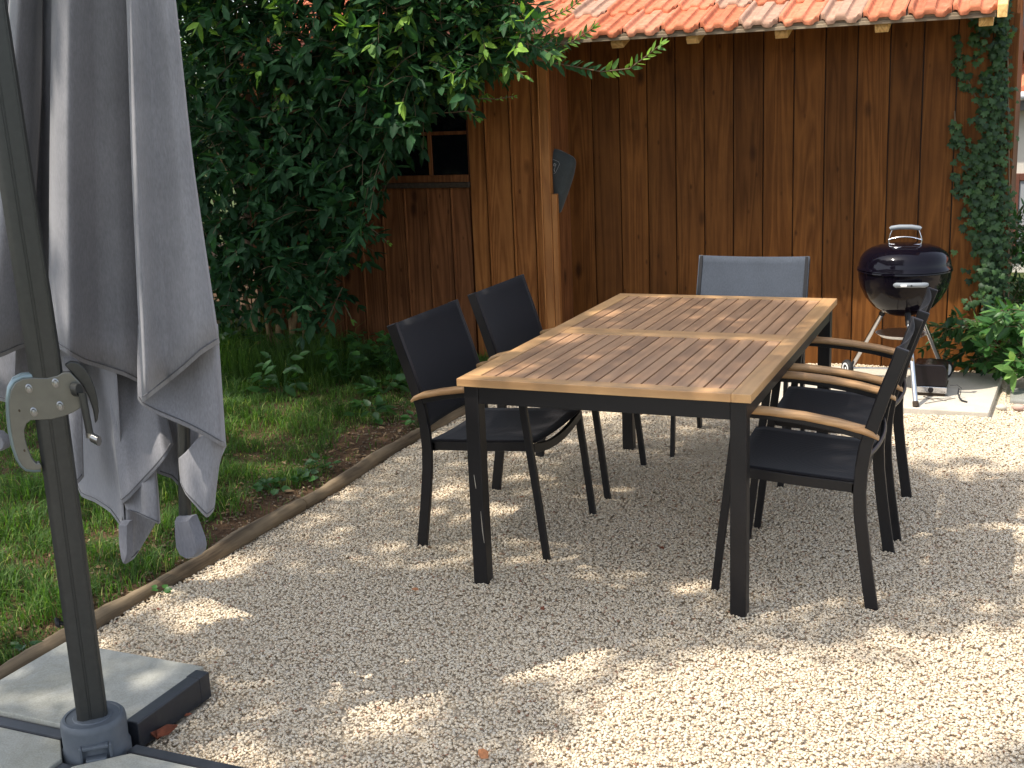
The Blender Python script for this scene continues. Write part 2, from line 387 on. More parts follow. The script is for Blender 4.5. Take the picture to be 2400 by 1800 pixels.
# loose gravel: one mass of chips
def ico():
    t = (1+5**.5)/2
    v = np.array([(-1,t,0),(1,t,0),(-1,-t,0),(1,-t,0),(0,-1,t),(0,1,t),(0,-1,-t),(0,1,-t),(t,0,-1),(t,0,1),(-t,0,-1),(-t,0,1)])
    f = np.array([(0,11,5),(0,5,1),(0,1,7),(0,7,10),(0,10,11),(1,5,9),(5,11,4),(11,10,2),(10,7,6),(7,1,8),(3,9,4),(3,4,2),(3,2,6),(3,6,8),(3,8,9),(4,9,5),(2,4,11),(6,2,10),(8,6,7),(9,8,1)])
    return v/np.linalg.norm(v[0]), f
def project(P):
    d = P-CAM; w = d@F_
    return 1200+FPX*(d@RR)/w, 900-FPX*(d@UU)/w, w
def stones(name, P, size, rnd, mat, flat=.62, parent=None):
    iv, itf = ico(); n = len(P)
    V = iv[None]*(1+RN.uniform(-.28, .28, (n, 12, 1)))
    V = V*np.stack([size*RN.uniform(.75, 1.3, n), size*RN.uniform(.65, 1.0, n), size*flat*RN.uniform(.7, 1.2, n)], 1)[:, None, :]
    az = RN.uniform(0, 2*np.pi, n); tl = RN.normal(0, .26, n); ta = RN.uniform(0, 2*np.pi, n)
    def rotz(V, a):
        c, s = np.cos(a)[:, None], np.sin(a)[:, None]
        return np.stack([V[..., 0]*c-V[..., 1]*s, V[..., 0]*s+V[..., 1]*c, V[..., 2]], -1)
    def rotx(V, a):
        c, s = np.cos(a)[:, None], np.sin(a)[:, None]
        return np.stack([V[..., 0], V[..., 1]*c-V[..., 2]*s, V[..., 1]*s+V[..., 2]*c], -1)
    V = rotz(rotx(rotz(V, az), tl), ta)+P[:, None, :]
    T = (itf[None]+np.arange(n)[:, None, None]*12).reshape(-1, 3)
    return np_mesh(name, V.reshape(-1, 3), T, np.repeat(rnd, 12), mat, parent)
n = 580000
gx = RN.uniform(-1.03, 4.2, n); gy = RN.uniform(-2.3, 3.74, n)
P = np.stack([gx, gy, np.zeros(n)], 1); u, v, w = project(P)
keep = (u > -260) & (u < 2660) & (v > 300) & (v < 2050) & (w > .5)
slabs = (gx > .50) & (gx < 1.66) & (gy > 2.68) & (gy < 3.60)
far = gy > 1.8
keep &= ~slabs
keep &= ~((gx < -.35) & (gx > -.98) & (gy < -.98) & (gy > -1.95)) & ~((gx > 1.68) & (gy > 3.0))
P = P[keep]; n = len(P)
dist = np.linalg.norm(P-CAM, axis=1)
sz = RN.uniform(.0034, .0063, n)*np.where(dist > 5.5, 1.15, 1.0)
P[:, 2] = RN.uniform(-.004, .002, n)+.004*np.sin(4*P[:, 0]+2)*np.sin(3*P[:, 1])+.004*np.sin(9*P[:, 0])*np.sin(7*P[:, 1]+1)
rv = RN.beta(2.2, 2.2, n); rv[RN.random(n) < .012] = 1.0
gs = stones('gravel', P, sz, rv, M_STONE)
tag(gs, 'pale limestone gravel covering the terrace', kind='stuff')

# paving slabs under the grill
for i, (x0, x1, lab) in enumerate([(.50, 1.06, 'pale paving slab behind the table, left of the kettle grill'), (1.066, 1.655, 'sunlit pale paving slab carrying the kettle grill')]):
    mb = MB(); mb.box((x0, 2.69, -.03), (x1+(.0 if i == 0 else 0), 3.57, .030), .5)
    o = mb.build('paving_slab', M_PAVE, bevel=.006); tag(o, lab, 'paving slab', 'paving slabs in front of the shed')
    if i == 1:
        for vtx in o.data.vertices:
            if vtx.co.x > 1.3 and vtx.co.y < 3: vtx.co.x -= .045
mb = MB(); mb.box((1.70, 3.05, -.03), (2.6, 3.32, .012))
tag(mb.build('kerb_stone', M_KERB, bevel=.01), 'grey kerb stone at the foot of the bush right of the paving', 'kerb stone')
for i, (px, py, r, lab) in enumerate([(2163, 880, .028, 'round white cobble just right of the paving slab corner'), (2200, 880, .030, 'pinkish round cobble at the right edge by the kerb stone')]):
    c = gnd(px, py, .02); iv, itf = ico()
    mb = MB(); mb.add([tuple(c+q*np.array([r*1.3, r, r*.8])) for q in iv], [tuple(t) for t in itf])
    tag(mb.build('cobble', M_PAVE if i == 0 else plain('pink_stone', (.50, .34, .28), .8, 0, .3, .2, 40), smooth=180, sub=2), lab, 'stone', 'cobbles by the kerb')

# ------------------------------------------------------------------ log edging
lr0 = random.Random(9)
def log(ys, name, lab):
    mb = MB(); pts = []; rad = []
    for y in ys:
        pts.append((-1.032+.010*math.sin(3.1*y)-.005*math.sin(7*y), y, .014+.004*math.sin(5*y))); rad.append(.033+.003*math.sin(6*y+1)+.002*math.sin(17*y))
    mb.tube(pts, rad, 14)
    mb.v = [(x+lr0.gauss(0, .0012), y, z+lr0.gauss(0, .0012)) for x, y, z in mb.v]
    o = mb.build('edging_log', M_LOG, smooth=60); tag(o, lab, 'log', 'logs edging the gravel'); return o
log(np.linspace(-2.2, .52, 90), 'edging_log', 'rough half-round log between lawn and gravel, the nearer one')
log(np.linspace(.53, 2.9, 80), 'edging_log', 'rough half-round log between soil and gravel, behind the left chairs')

# ------------------------------------------------------------------ table
TL, TW, TH = 1.777, .9905, .74
tb = empty('garden_table', (TW/2, TL/2, 0), 0, 'rectangular garden table with slatted teak top on black legs', 'table')
def T(mb, name, mat, **k):
    o = mb.build(name, mat, tb, **k); o.location = (-TW/2, -TL/2, 0); return o
top_z0 = TH-.027
rw = .062
mb = MB()
mb.box((0, 0, top_z0), (TW-rw, .063, TH), .55); T(mb, 'end_rail', M_TEAKX, bevel=.002)
mb = MB(); mb.box((0, TL-.063, top_z0), (TW-rw, TL, TH), .75); T(mb, 'end_rail', M_TEAKX, bevel=.002)
mb = MB(); mb.box((0+rw, .822, top_z0), (TW-rw, .940, TH-.0005), .4); T(mb, 'centre_rail', M_TEAKX, bevel=.002)
mb = MB(); mb.box((0, .0635, top_z0), (rw-.001, TL-.0635, TH+.0003), .6); T(mb, 'side_rail', M_TEAKY2, bevel=.002)
mb = MB(); mb.box((TW-rw+.001, 0, top_z0), (TW, .872, TH+.0003), .7); mb.box((TW-rw+.001, .8735, top_z0), (TW, TL, TH+.0003), .5); T(mb, 'side_rail', M_TEAKY2, bevel=.002)
for (y0, y1) in ((.0655, .820), (.942, TL-.0655)):
    mb = MB(); ns = 17; w = (TW-2*rw)/ns
    for i in range(ns):
        x0 = rw+i*w
        mb.box((x0+.0034, y0, top_z0+.004), (x0+w-.0034, y1, TH-.0012), [.1, .75, .3, .55, .2, .9, .45, .05, .65, .35, .8, .15, .5, .25, .7, .4, .85][i])
    T(mb, 'slat_panel', M_TEAKY, bevel=.0015)
mb = MB()
il = .017; LW = .052
for x0 in (il+LW+.0005,): pass
mb.box((il+LW, il+.003, .652), (TW-il-LW, il+.028, top_z0-.0005)); mb.box((il+LW, TL-il-.028, .652), (TW-il-LW, TL-il-.003, top_z0-.0005))
mb.box((il+.003, il+LW, .652), (il+.028, TL-il-LW, top_z0-.0005)); mb.box((TW-il-.028, il+LW, .652), (TW-il-.003, TL-il-LW, top_z0-.0005))
mb.box((.06, TL/2-.02, .68), (TW-.06, TL/2+.02, top_z0-.0005))
T(mb, 'apron', M_BLACK, bevel=.002)
for (x, y) in ((il, il), (TW-il-LW, il), (il, TL-il-LW), (TW-il-LW, TL-il-LW)):
    mb = MB(); mb.box((x, y, -.004), (x+LW, y+LW, top_z0-.0005)); T(mb, 'leg', M_BLACK, bevel=.003)
# scratch marks on the near-left leg
mb = MB(); mb.tube([(il+LW*.42, il-.0003, .40), (il+LW*.50, il-.0003, .36), (il+LW*.52, il-.0003, .35)], [.0006, .0013, .0004], 5)
T(mb, 'scratch', M_ALU); mb = MB(); mb.tube([(il+LW*.78, il-.0003, .27), (il+LW*.84, il-.0003, .20), (il+LW*.92, il-.0003, .155)], [.0005, .0018, .0006], 5)
T(mb, 'scratch', M_ALU)

# ------------------------------------------------------------------ chairs
def lerp_prof(prof, z):
    for (x0, z0), (x1, z1) in zip(prof, prof[1:]):
        if z0 <= z <= z1: return x0+(x1-x0)*(z-z0)/(z1-z0)
    return prof[-1][0]
BACK = [(0, -.004), (.014, .09), (.030, .20), (.043, .31), (.047, .39), (.043, .47), (.032, .545), (.010, .62), (-.018, .71), (-.046, .79), (-.069, .857)]
FRONT = [(.512, -.004), (.486, .22), (.463, .40), (.440, .585)]
def make_chair():
    root = empty('armchair')
    hw = .265; tk = .019
    for s in (-1, 1):
        y0, y1 = (s*hw, s*(hw-tk)) if s < 0 else (s*(hw-tk), s*hw)
        mb = MB(); mb.strip(BACK, [.040]*11, y0, y1); mb.build('rear_leg', M_BLACK, root, bevel=.003)
        mb = MB(); mb.strip(FRONT, [.026, .027, .028, .028], y0, y1); mb.build('front_leg', M_BLACK, root, bevel=.003)
        # wooden armrest on its metal bar
        yc = s*(hw-tk/2)
        arm = [(-.006, .570), (.010, .582), (.04, .594), (.12, .612), (.22, .627), (.33, .636), (.42, .639), (.487, .637)]
        mb = MB(); mb.strip([(x+.02, z-.016) for x, z in arm[1:-1]]+[(.470, .620)], .018, yc-.011, yc+.011)
        mb.build('arm_bar', M_BLACK, root, bevel=.002)
        rows = []
        for i, (x, z) in enumerate(arm):
            wd = [.012, .021, .024, .0245, .0245, .0245, .024, .021][i]; th = [.006, .010, .012, .012, .012, .012, .012, .011][i]
            q = []
            for a in range(12):
                an = 2*math.pi*a/12; cx, sx = math.cos(an), math.sin(an)
                q.append((x, yc+wd*abs(cx)**.6*(1 if cx > 0 else -1), z+th*abs(sx)**.6*(1 if sx > 0 else -1)))
            rows.append(q)
        mb = MB(); vs = [p for q in rows for p in q]; fs = [(i*12+k, i*12+(k+1) % 12, (i+1)*12+(k+1) % 12, (i+1)*12+k) for i in range(7) for k in range(12)]
        fs += [tuple(range(12)), tuple(range(7*12, 8*12))]
        mb.add(vs, fs, .5+.2*s); mb.build('armrest', M_ARM, root, smooth=60)
    # seat frame
    mb = MB(); hi = hw-tk-.0005
    for s in (-1, 1):
        y0, y1 = (-hi, -hi+.016) if s < 0 else (hi-.016, hi)
        mb.strip([(.055, .398), (.25, .408), (.462, .424)], .034, y0, y1)
    for xc, zc, dz in ((.468, .420, .034), (.066, .395, .028)):
        pts = [(xc, y, zc-dz*(1-(y/hi)**2)) for y in np.linspace(-hi, hi, 13)]
        vs = []
        for (x, y, z) in pts: vs += [(x-.008, y, z-.016), (x+.008, y, z-.016), (x+.008, y, z+.016), (x-.008, y, z+.016)]
        mb.add(vs, [(i*4+k, i*4+(k+1) % 4, (i+1)*4+(k+1) % 4, (i+1)*4+k) for i in range(12) for k in range(4)]+[(0, 1, 2, 3), (48, 49, 50, 51)])
    mb.build('seat_frame', M_BLACK, root, bevel=.0015)
    # seat sling
    ys = np.linspace(-hi+.001, hi-.001, 15); rows = []
    for x in np.linspace(.050, .478, 12):
        z = .4175+.026*(x-.05)/.428
        if x > .46: z -= .004
        rows.append([(x, y, z-.016*(1-(y/hi)**2)*(.6+.4*math.sin(math.pi*(x-.05)/.428))) for y in ys])
    MBs = MB(); MBs.grid(rows); MBs.build('seat_sling', M_SLING, root, smooth=180, solid=.003)
    # back sling: wraps the outer faces of the posts, bows backwards between them
    rows = []
    for z in np.linspace(.475, .862, 12):
        xb = lerp_prof(BACK, min(z, .857)); row = []
        for y in np.linspace(-hw-.002, hw+.002, 21):
            k = abs(y)/(hw+.002)
            bow = .024*(1-k**2)**1.0
            row.append((xb+.019-bow*(.55+.45*(z-.475)/.387), y, z-.008*(1-k**2)*max(0, (z-.75)/.112)))
        rows.append(row)
    MBs = MB(); MBs.grid(rows); MBs.build('back_sling', M_SLING, root, smooth=180, solid=.0035)
    mb = MB()
    pts = [(lerp_prof(BACK, .50)-.004-.024*(1-(y/hi)**2), y, .500) for y in np.linspace(-hi, hi, 13)]
    mb.tube(pts, .009, 8); mb.build('back_rail', M_BLACK, root, smooth=60)
    return root
def copy_tree(o, parent=None):
    c = o.copy(); COL.objects.link(c); c.parent = parent
    for ch in list(o.children): copy_tree(ch, c)
    return c
proto = make_chair()
# (x of the rear feet, y centre, heading, label)
spots = [(-.328, .550, 0.0, 'black sling armchair left of the table, nearest the camera'),
         (-.328, 1.250, 0.0, 'black sling armchair left of the table, farther one near the shed post'),
         (1.338, .467, math.pi, 'black sling armchair right of the table, in front of the others'),
         (1.345, 1.112, math.pi+.015, 'black sling armchair right of the table, second one, overlapping the kettle grill'),
         (.530, 2.175, -math.pi/2, 'armchair at the far end of the table with sunlit grey backrest')]
for i, (x, y, a, lab) in enumerate(spots):
    o = proto if i == 0 else copy_tree(proto)
    o.location = (x, y, 0); o.rotation_euler = (0, 0, a)
    tag(o, lab, 'chair', 'armchairs around the garden table')
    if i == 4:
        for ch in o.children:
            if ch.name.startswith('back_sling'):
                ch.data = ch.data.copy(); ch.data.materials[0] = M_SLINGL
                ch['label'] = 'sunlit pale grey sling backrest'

# ------------------------------------------------------------------ the shed
shed = empty('wooden_shed', (-.6, 3.8, 0), 0, 'low brown wooden shed with orange clay tile roof behind the table', 'shed')
def Sb(mb, name, mat, parent=None, **k):
    o = mb.build(name, mat, parent or shed, **k)
    if parent is None: o.location = (.6, -3.8, 0)
    return o
WY = 3.74; RS = math.tan(R(19.7))
def roofz(y): return 1.975+(y-3.1)*RS
bw = .1782
rr = random.Random(3)
mb = MB(); x = -1.16
while x < 1.63:
    x1 = min(x+bw, 1.63)
    d = rr.uniform(-.0015, .0015)
    mb.prism([(x+.0045, -.03), (x1-.0015, -.03), (x1-.0015, 2.10), (x+.0045, 2.10)], WY+d, WY+.022, 'y', rr.random())
    x += bw
Sb(mb, 'rear_wall', M_WALL, bevel=.003)
mb = MB(); mb.box((-1.2, WY+.0225, -.03), (1.628, WY+.05, 2.10)); Sb(mb, 'wall_backing', M_BLACK)
mb = MB(); mb.box((1.590, WY-.012, -.03), (1.640, WY-.003, 1.98), .3); mb.box((1.632, WY, -.03), (1.645, 6.5, 1.98), .3); Sb(mb, 'end_board', M_WALL, bevel=.002)
YL = 3.40
# left wall with battens
mb = MB(); xs = [-3.2, -3.03, -2.86, -2.69, -2.52, -2.35, -2.18, -2.01, -1.84, -1.67, -1.53]
for a, b_ in zip(xs, xs[1:]):
    mb.box((a+.006, YL+.036+rr.uniform(0, .004), -.03), (b_-.006, YL+.056, 1.14), .1+.6*rr.random())
    mb.box((a+.0065, YL+.024, -.03), (a+.0185, YL+.0355, 1.14), 1.0+.5*rr.random())
Sb(mb, 'left_wall', M_WALL2, bevel=.002)
mb = MB(); mb.box((-3.2, YL+.036, 1.14), (-2.13, YL+.056, 2.12), .4); mb.box((-3.2, YL+.06, -.03), (-1.0, YL+.075, 1.14), 0); Sb(mb, 'left_wall', M_WALL2, bevel=.002)
mb = MB(); xs = [-1.515, -1.395, -1.225, -1.075, -1.02]
for a, b_ in zip(xs, xs[1:]):
    mb.box((a+.006, YL+.004+rr.uniform(0, .004), -.03), (b_-.006, YL+.024, 2.09), .75+.5*rr.random())
for a in xs[1:-1]:
    mb.box((a+.0065, YL-.008, -.03), (a+.0185, YL+.0035, 2.09), 1.0+.5*rr.random())
Sb(mb, 'boarded_panel', M_PANEL, bevel=.002)
mb = MB(); mb.box((-1.015, YL-.010, -.03), (-.962, YL+.035, 2.08), .8); mb.box((-1.026, YL-.014, -.03), (-1.0155, YL+.0, 2.08), .95)
Sb(mb, 'corner_post', M_POST, bevel=.004)
mb = MB(); mb.box((-.9605, YL-.004, -.03), (-.926, YL+.030, 1.07), .5); Sb(mb, 'door_edge_board', M_POST, bevel=.003)
mb = MB()
y = YL+.036
while y < WY-.001:
    y1 = min(y+.15, WY-.001); mb.box((-.985, y+.001, -.03), (-.965, y1-.001, 2.10), rr.random()); y = y1
Sb(mb, 'alcove_side_wall', M_WALL2, bevel=.002)
# window
win = MB()
wx0, wx1, wz0, wz1 = -2.13, -1.525, 1.150, 1.90
for a, b_ in (((wx0, YL+.012, wz0), (wx1, YL+.05, wz0+.045)), ((wx0, YL+.012, wz1-.03), (wx1, YL+.05, wz1)), ((wx0, YL+.012, wz0+.045), (wx0+.035, YL+.05, wz1-.03)), ((wx1-.006, YL+.03, wz0+.045), (wx1, YL+.05, wz1-.03))):
    win.box(a, b_, .6)
mf = -1.79
win.box((mf-.012, YL+.016, wz0+.0455), (mf+.012, YL+.045, wz1-.0305), .8)
win.box((wx0+.0355, YL+.020, 1.445), (mf-.0125, YL+.043, 1.467), .5); win.box((mf+.0125, YL+.020, 1.445), (wx1-.0065, YL+.043, 1.467), .5)
wf = Sb(win, 'window', M_WALL2, bevel=.002)
mb = MB(); mb.box((wx0-.02, YL+.002, 1.115), (wx1+.008, YL+.050, 1.1485), .1); mb.build('window_sill', M_BARKD, wf, bevel=.003)
mb = MB(); mb.box((wx0+.03, YL+.030, wz0+.04), (wx1-.004, YL+.036, wz1-.025)); mb.build('pane', M_PANE, wf)

# roof tiles
def sst(a, b_, x):
    t = min(1, max(0, (x-a)/(b_-a))); return t*t*(3-2*t)
def tile_h(u):
    h = .026*(1-sst(.10, .17, u))-.008*(1-sst(0, .05, u))
    h += .018*(sst(.33, .40, u)-sst(.60, .67, u))
    h += .012*sst(.86, .92, u)-.006*sst(.96, 1.0, u)
    return h
mb = MB(); sl_ = R(19.7); cs, sn = math.cos(sl_), math.sin(sl_)
tw, tl, ex = .2155, .42, .372
tr = random.Random(5)
us = np.linspace(0, 1, 45)
for row in range(8):
    for c in range(-1, 22):
        xr = 1.548-c*tw; xl = xr-tw
        if c == -1: continue
        k = tr.random()
        if tr.random() < .06: k *= .18
        elif tr.random() < .1: k = 1.0
        else: k = .2+.75*k
        lift = tr.uniform(-.002, .003); sk = tr.uniform(-.004, .004)
        def pt(u, s, dz): # s along slope
            S0 = row*ex+s
            zoff = .030-.022*(s/tl)+dz+lift
            X = xl+.003+(tw-.006)*u+sk*(1-s/tl)
            return (X, 3.1+S0*cs-zoff*sn*.4, 1.955+S0*sn+zoff)
        rows = []
        lip = [max(0, .030*math.exp(-((u-.0)/.10)**2)+.024*math.exp(-((u-1)/.10)**2)) for u in us]   # rounded lower corners
        scal = [-.010*math.exp(-((u-.22)/.10)**2)-.010*math.exp(-((u-.80)/.08)**2) for u in us]
        rows.append([pt(u, lip[i]+.004+scal[i], tile_h(u)*.85-.030) for i, u in enumerate(us)])
        rows.append([pt(u, lip[i]+scal[i], tile_h(u)-.014) for i, u in enumerate(us)])
        rows.append([pt(u, lip[i]+.004+scal[i], tile_h(u)-.003) for i, u in enumerate(us)])
        rows.append([pt(u, lip[i]+.016+scal[i], tile_h(u)) for i, u in enumerate(us)])
        for s in (.05, .09, .13, .20, .28, .36, tl):
            rr_ = []
            for i, u in enumerate(us):
                e = 0
                if .08 < s < .30 and .40 < u < .60: e = -.005
                if .08 < s < .24 and .19 < u < .27: e = .004
                rr_.append(pt(u, max(s, lip[i]+.02), tile_h(u)+e))
            rows.append(rr_)
        rows.insert(0, [pt(u, .10, tile_h(u)*.7-.024) for u in us])
        mb.grid(rows, k)
Sb(mb, 'roof_tiles', M_TILE, smooth=50)
mb = MB()
def slope_box(mb, x0, x1, y0, y1, za, zb, rnd=.5):  # box between two heights above the roof line, following the slope
    vs = [(x0, y0, roofz(y0)+za), (x1, y0, roofz(y0)+za), (x1, y1, roofz(y1)+za), (x0, y1, roofz(y1)+za), (x0, y0, roofz(y0)+zb), (x1, y0, roofz(y0)+zb), (x1, y1, roofz(y1)+zb), (x0, y1, roofz(y1)+zb)]
    mb.add(vs, [(0,3,2,1),(4,5,6,7),(0,1,5,4),(1,2,6,5),(2,3,7,6),(3,0,4,7)], rnd)
slope_box(mb, -3.1, 1.540, 3.12, 5.9, -.022, -.010); Sb(mb, 'roof_deck', M_BATT)
mb = MB(); slope_box(mb, -3.1, 1.541, 3.112, 3.20, -.040, -.0225, .4); Sb(mb, 'eave_board', M_BATT, bevel=.002)
for i, xr in enumerate([-.445, -.01, .475, .990, 1.493, -.90, -1.40, -1.90, -2.40, -2.9]):
    mb = MB(); xa, xb = xr-.034, xr+.034
    y0 = 3.165
    # pale end grain block, lower edge chamfered
    vs = []
    for xx in (xa, xb):
        vs += [(xx, y0, roofz(y0)-.041), (xx, y0, roofz(y0)-.075), (xx, y0+.022, roofz(y0)-.098), (xx, 5.8, roofz(5.8)-.125), (xx, 5.8, roofz(5.8)-.041)]
    mb.add(vs, [(0,1,2,3,4),(9,8,7,6,5),(0,5,6,1),(1,6,7,2),(2,7,8,3),(3,8,9,4),(4,9,5,0)], .7)
    Sb(mb, 'rafter', M_RAFT, bevel=.003)
mb = MB(); slope_box(mb, 1.546, 1.592, 3.085, 5.9, -.036, .028, .9); Sb(mb, 'verge_board', M_RAFT, bevel=.003)
# side and back so the shed is closed
mb = MB(); mb.box((-3.22, YL+.04, -.03), (-3.2, 6.5, 2.1)); mb.box((-3.2, 6.501, -.03), (1.63, 6.52, 2.4)); Sb(mb, 'outer_wall', M_WALL2)

# grill cover hung in the alcove
def P3(px, py, Y): return tuple(at(px, py, Y))
cv = empty('grill_cover', tuple(at(1200, 330, 3.5)), 0, 'dark grey grill cover hanging beside the corner post of the shed', 'cover')
outline = [(1180, 312), (1206, 322), (1240, 338), (1243, 350), (1236, 385), (1222, 425), (1211, 455), (1205, 470), (1197, 440), (1180, 400)]
front = [np.array(P3(px, py, 3.47)) for px, py in outline]; back = [q+np.array([0, .07, .0]) for q in front]
cen = np.mean(front, axis=0)+np.array([0, -.035, 0])
mb = MB(); nO = len(outline)
mid = [q*.6+cen*.4+np.array([0, -.012, 0]) for q in front]
vs = [cen]+mid+front+back
fs = [(0, 1+i, 1+(i+1) % nO) for i in range(nO)]
fs += [(1+i, 1+nO+i, 1+nO+(i+1) % nO, 1+(i+1) % nO) for i in range(nO)]
fs += [(1+nO+i, 1+2*nO+i, 1+2*nO+(i+1) % nO, 1+nO+(i+1) % nO) for i in range(nO)]
fs += [tuple(range(3*nO, 2*nO, -1))]
mb.add(vs, fs); o = mb.build('cover_cloth', M_COVER, None, smooth=180, sub=2); o.parent = cv; o.matrix_parent_inverse = cv.matrix_basis.inverted()
Lk = [(1194, 344), (1206, 349), (1209, 354), (1200, 373), (1196, 375)]
mb = MB(); mb.tube([P3(x, y, 3.432) for x, y in Lk], .0011, 5)
mb.tube([P3(x, y, 3.431) for x, y in ((1197, 353), (1201, 355), (1200, 359), (1196, 358), (1197, 353))], .0022, 6)
mb.tube([P3(x, y, 3.431) for x, y in ((1199, 361), (1197, 366), (1198, 371))], .0015, 6)
o = mb.build('emblem', plain('emblem_print', (.30, .31, .31), .7)); o.parent = cv; o.matrix_parent_inverse = cv.matrix_basis.inverted()

# ------------------------------------------------------------------ kettle grill
GC = (1.150, 3.10)
gr = empty('kettle_grill', (GC[0], GC[1], .03), 0, 'black enamel kettle grill with grey handles on chrome tripod legs', 'grill')
def G(mb, name, mat, parent=None, **k):
    o = mb.build(name, mat, parent or gr, **k)
    if parent is None: o.location = (-GC[0], -GC[1], -.03)
    return o
zr = .688; rr0 = .238
prof = [(rr0+.004, 0), (rr0+.003, .006), (rr0-.002, .010), (rr0-.004, .03), (rr0-.012, .058), (rr0-.032, .086), (rr0-.066, .108), (rr0-.11, .122), (rr0-.16, .129), (.03, .132), (0, .1322)]
mb = MB(); mb.lathe(prof, (GC[0], GC[1], zr), 64); lid = G(mb, 'lid', M_ENAMEL, smooth=50)
prof = [(rr0-.004, .0), (rr0+.005, -.002), (rr0+.006, -.008), (rr0-.001, -.012), (rr0-.003, -.05), (rr0-.014, -.095), (rr0-.040, -.150), (rr0-.078, -.198), (rr0-.125, -.232), (rr0-.18, -.250), (0, -.256)]
mb = MB(); mb.lathe(prof, (GC[0], GC[1], zr-.002), 64); bowl = G(mb, 'bowl', M_ENAMEL, smooth=50)
# lid handle (wire bows and grey grip) and heat shield
hz = zr+.132
mb = MB()
for dy in (-.0, ):
    mb.tube([(GC[0]-.080, GC[1]-.02, hz-.004), (GC[0]-.084, GC[1]-.02, hz+.018), (GC[0]-.074, GC[1]-.02, hz+.050), (GC[0]-.066, GC[1]-.02, hz+.072)], .0035, 8)
    mb.tube([(GC[0]+.080, GC[1]-.02, hz-.004), (GC[0]+.084, GC[1]-.02, hz+.018), (GC[0]+.074, GC[1]-.02, hz+.050), (GC[0]+.066, GC[1]-.02, hz+.072)], .0035, 8)
mb.tube([(GC[0]+x, GC[1]-.02, hz+.018+.016*(1-(x/.084)**2)) for x in np.linspace(-.084, .084, 11)], .0045, 8)
mb.tube([(GC[0]+x, GC[1]-.03-.02*(1-(x/.08)**2), hz-.002-.004*(1-(x/.08)**2)) for x in np.linspace(-.080, .080, 11)], .0035, 8)
o = mb.build('lid_handle_wire', M_CHROME, lid, smooth=60)
mb = MB(); rows = []
mb.tube([(GC[0]-.078, GC[1]-.02, hz+.076), (GC[0]-.070, GC[1]-.02, hz+.080), (GC[0]-.03, GC[1]-.02, hz+.086), (GC[0]+.03, GC[1]-.02, hz+.086), (GC[0]+.070, GC[1]-.02, hz+.080), (GC[0]+.078, GC[1]-.02, hz+.076)], [.009, .012, .0125, .0125, .012, .009], 12)
mb.build('lid_handle', M_HANDLE, lid, smooth=70)
mb = MB(); mb.lathe([(0, .006), (.02, .006), (.026, .003), (.027, 0)], (GC[0]-.03, GC[1]-.10, hz-.012), 24); mb.build('vent', M_ALU, lid, smooth=50)
mb = MB(); hx, hy = GC[0]+.055, GC[1]-.262
mb.tube([(hx-.078, hy+.022, .632), (hx-.070, hy+.004, .634), (hx-.04, hy-.004, .636), (hx+.04, hy-.004, .638), (hx+.068, hy+.002, .638), (hx+.078, hy+.026, .637)], [.010, .0135, .0125, .0125, .0135, .010], 12)
mb.build('side_handle', M_HANDLE, bowl, smooth=70)
mb = MB(); mb.tube([(hx-.046, hy-.0165, .6335), (hx-.016, hy-.0165, .6345)], .006, 8); mb.build('handle_label', M_WHITEP, bowl)
mb = MB(); mb.lathe([(0.005, 0), (.005, .002)], (hx+.006, hy-.0185, .6355), 10, axis='y'); mb.build('handle_hole', M_TYRE, bowl)
feet = [(1.262, 2.715, .032), (.855, 3.345, .075), (1.345, 3.42, .075)]
for i, f in enumerate(feet):
    d = Vector((f[0]-GC[0], f[1]-GC[1], 0)); a = Vector((GC[0], GC[1], 0))+d.normalized()*.125; a.z = .462
    mb = MB(); fv = Vector(f); tp = a+(a-fv)*.02
    mb.tube([fv, fv.lerp(tp, .88)], .0125, 14); leg = G(mb, 'leg', M_CHROME if i else M_ALU, smooth=60)
    mb = MB(); mb.tube([fv.lerp(tp, .86), tp], .0165, 14); mb.build('leg_socket', M_BLACK, leg, smooth=60)
    if i == 0:
        mb = MB(); mb.tube([fv-Vector((0, 0, .002)), fv.lerp(tp, .05)], .0155, 14); mb.build('foot_cap', M_BARKD, leg, smooth=60)
mb = MB(); pz = .318
mb.lathe([(0, .002), (.06, .000), (.105, .006), (.130, .020), (.134, .020), (.108, .001), (.06, -.006), (0, -.004)], (GC[0]-.005, GC[1], pz), 48)
G(mb, 'ash_plate', M_ALU, smooth=60)
for f in feet:
    mb = MB(); fv = Vector(f); tp = Vector((GC[0], GC[1], .462)); q = fv.lerp(tp, (pz+.0-fv.z)/(tp.z-fv.z))
    d = (Vector((GC[0], GC[1], q.z))-q).normalized()
    mb.tube([q-d*.016, q+d*.05], .005, 8); mb.lathe([(0.008, -.006), (.008, .006)], tuple(q-d*.002), 10)
    G(mb, 'clip', M_CHROME, smooth=60)
mb = MB()
mb.tube([Vector(feet[1])+Vector((-.0, 0, .0)), Vector(feet[2])], .006, 8); G(mb, 'axle', M_ALU, smooth=60)
ax = (Vector(feet[2])-Vector(feet[1])).normalized()
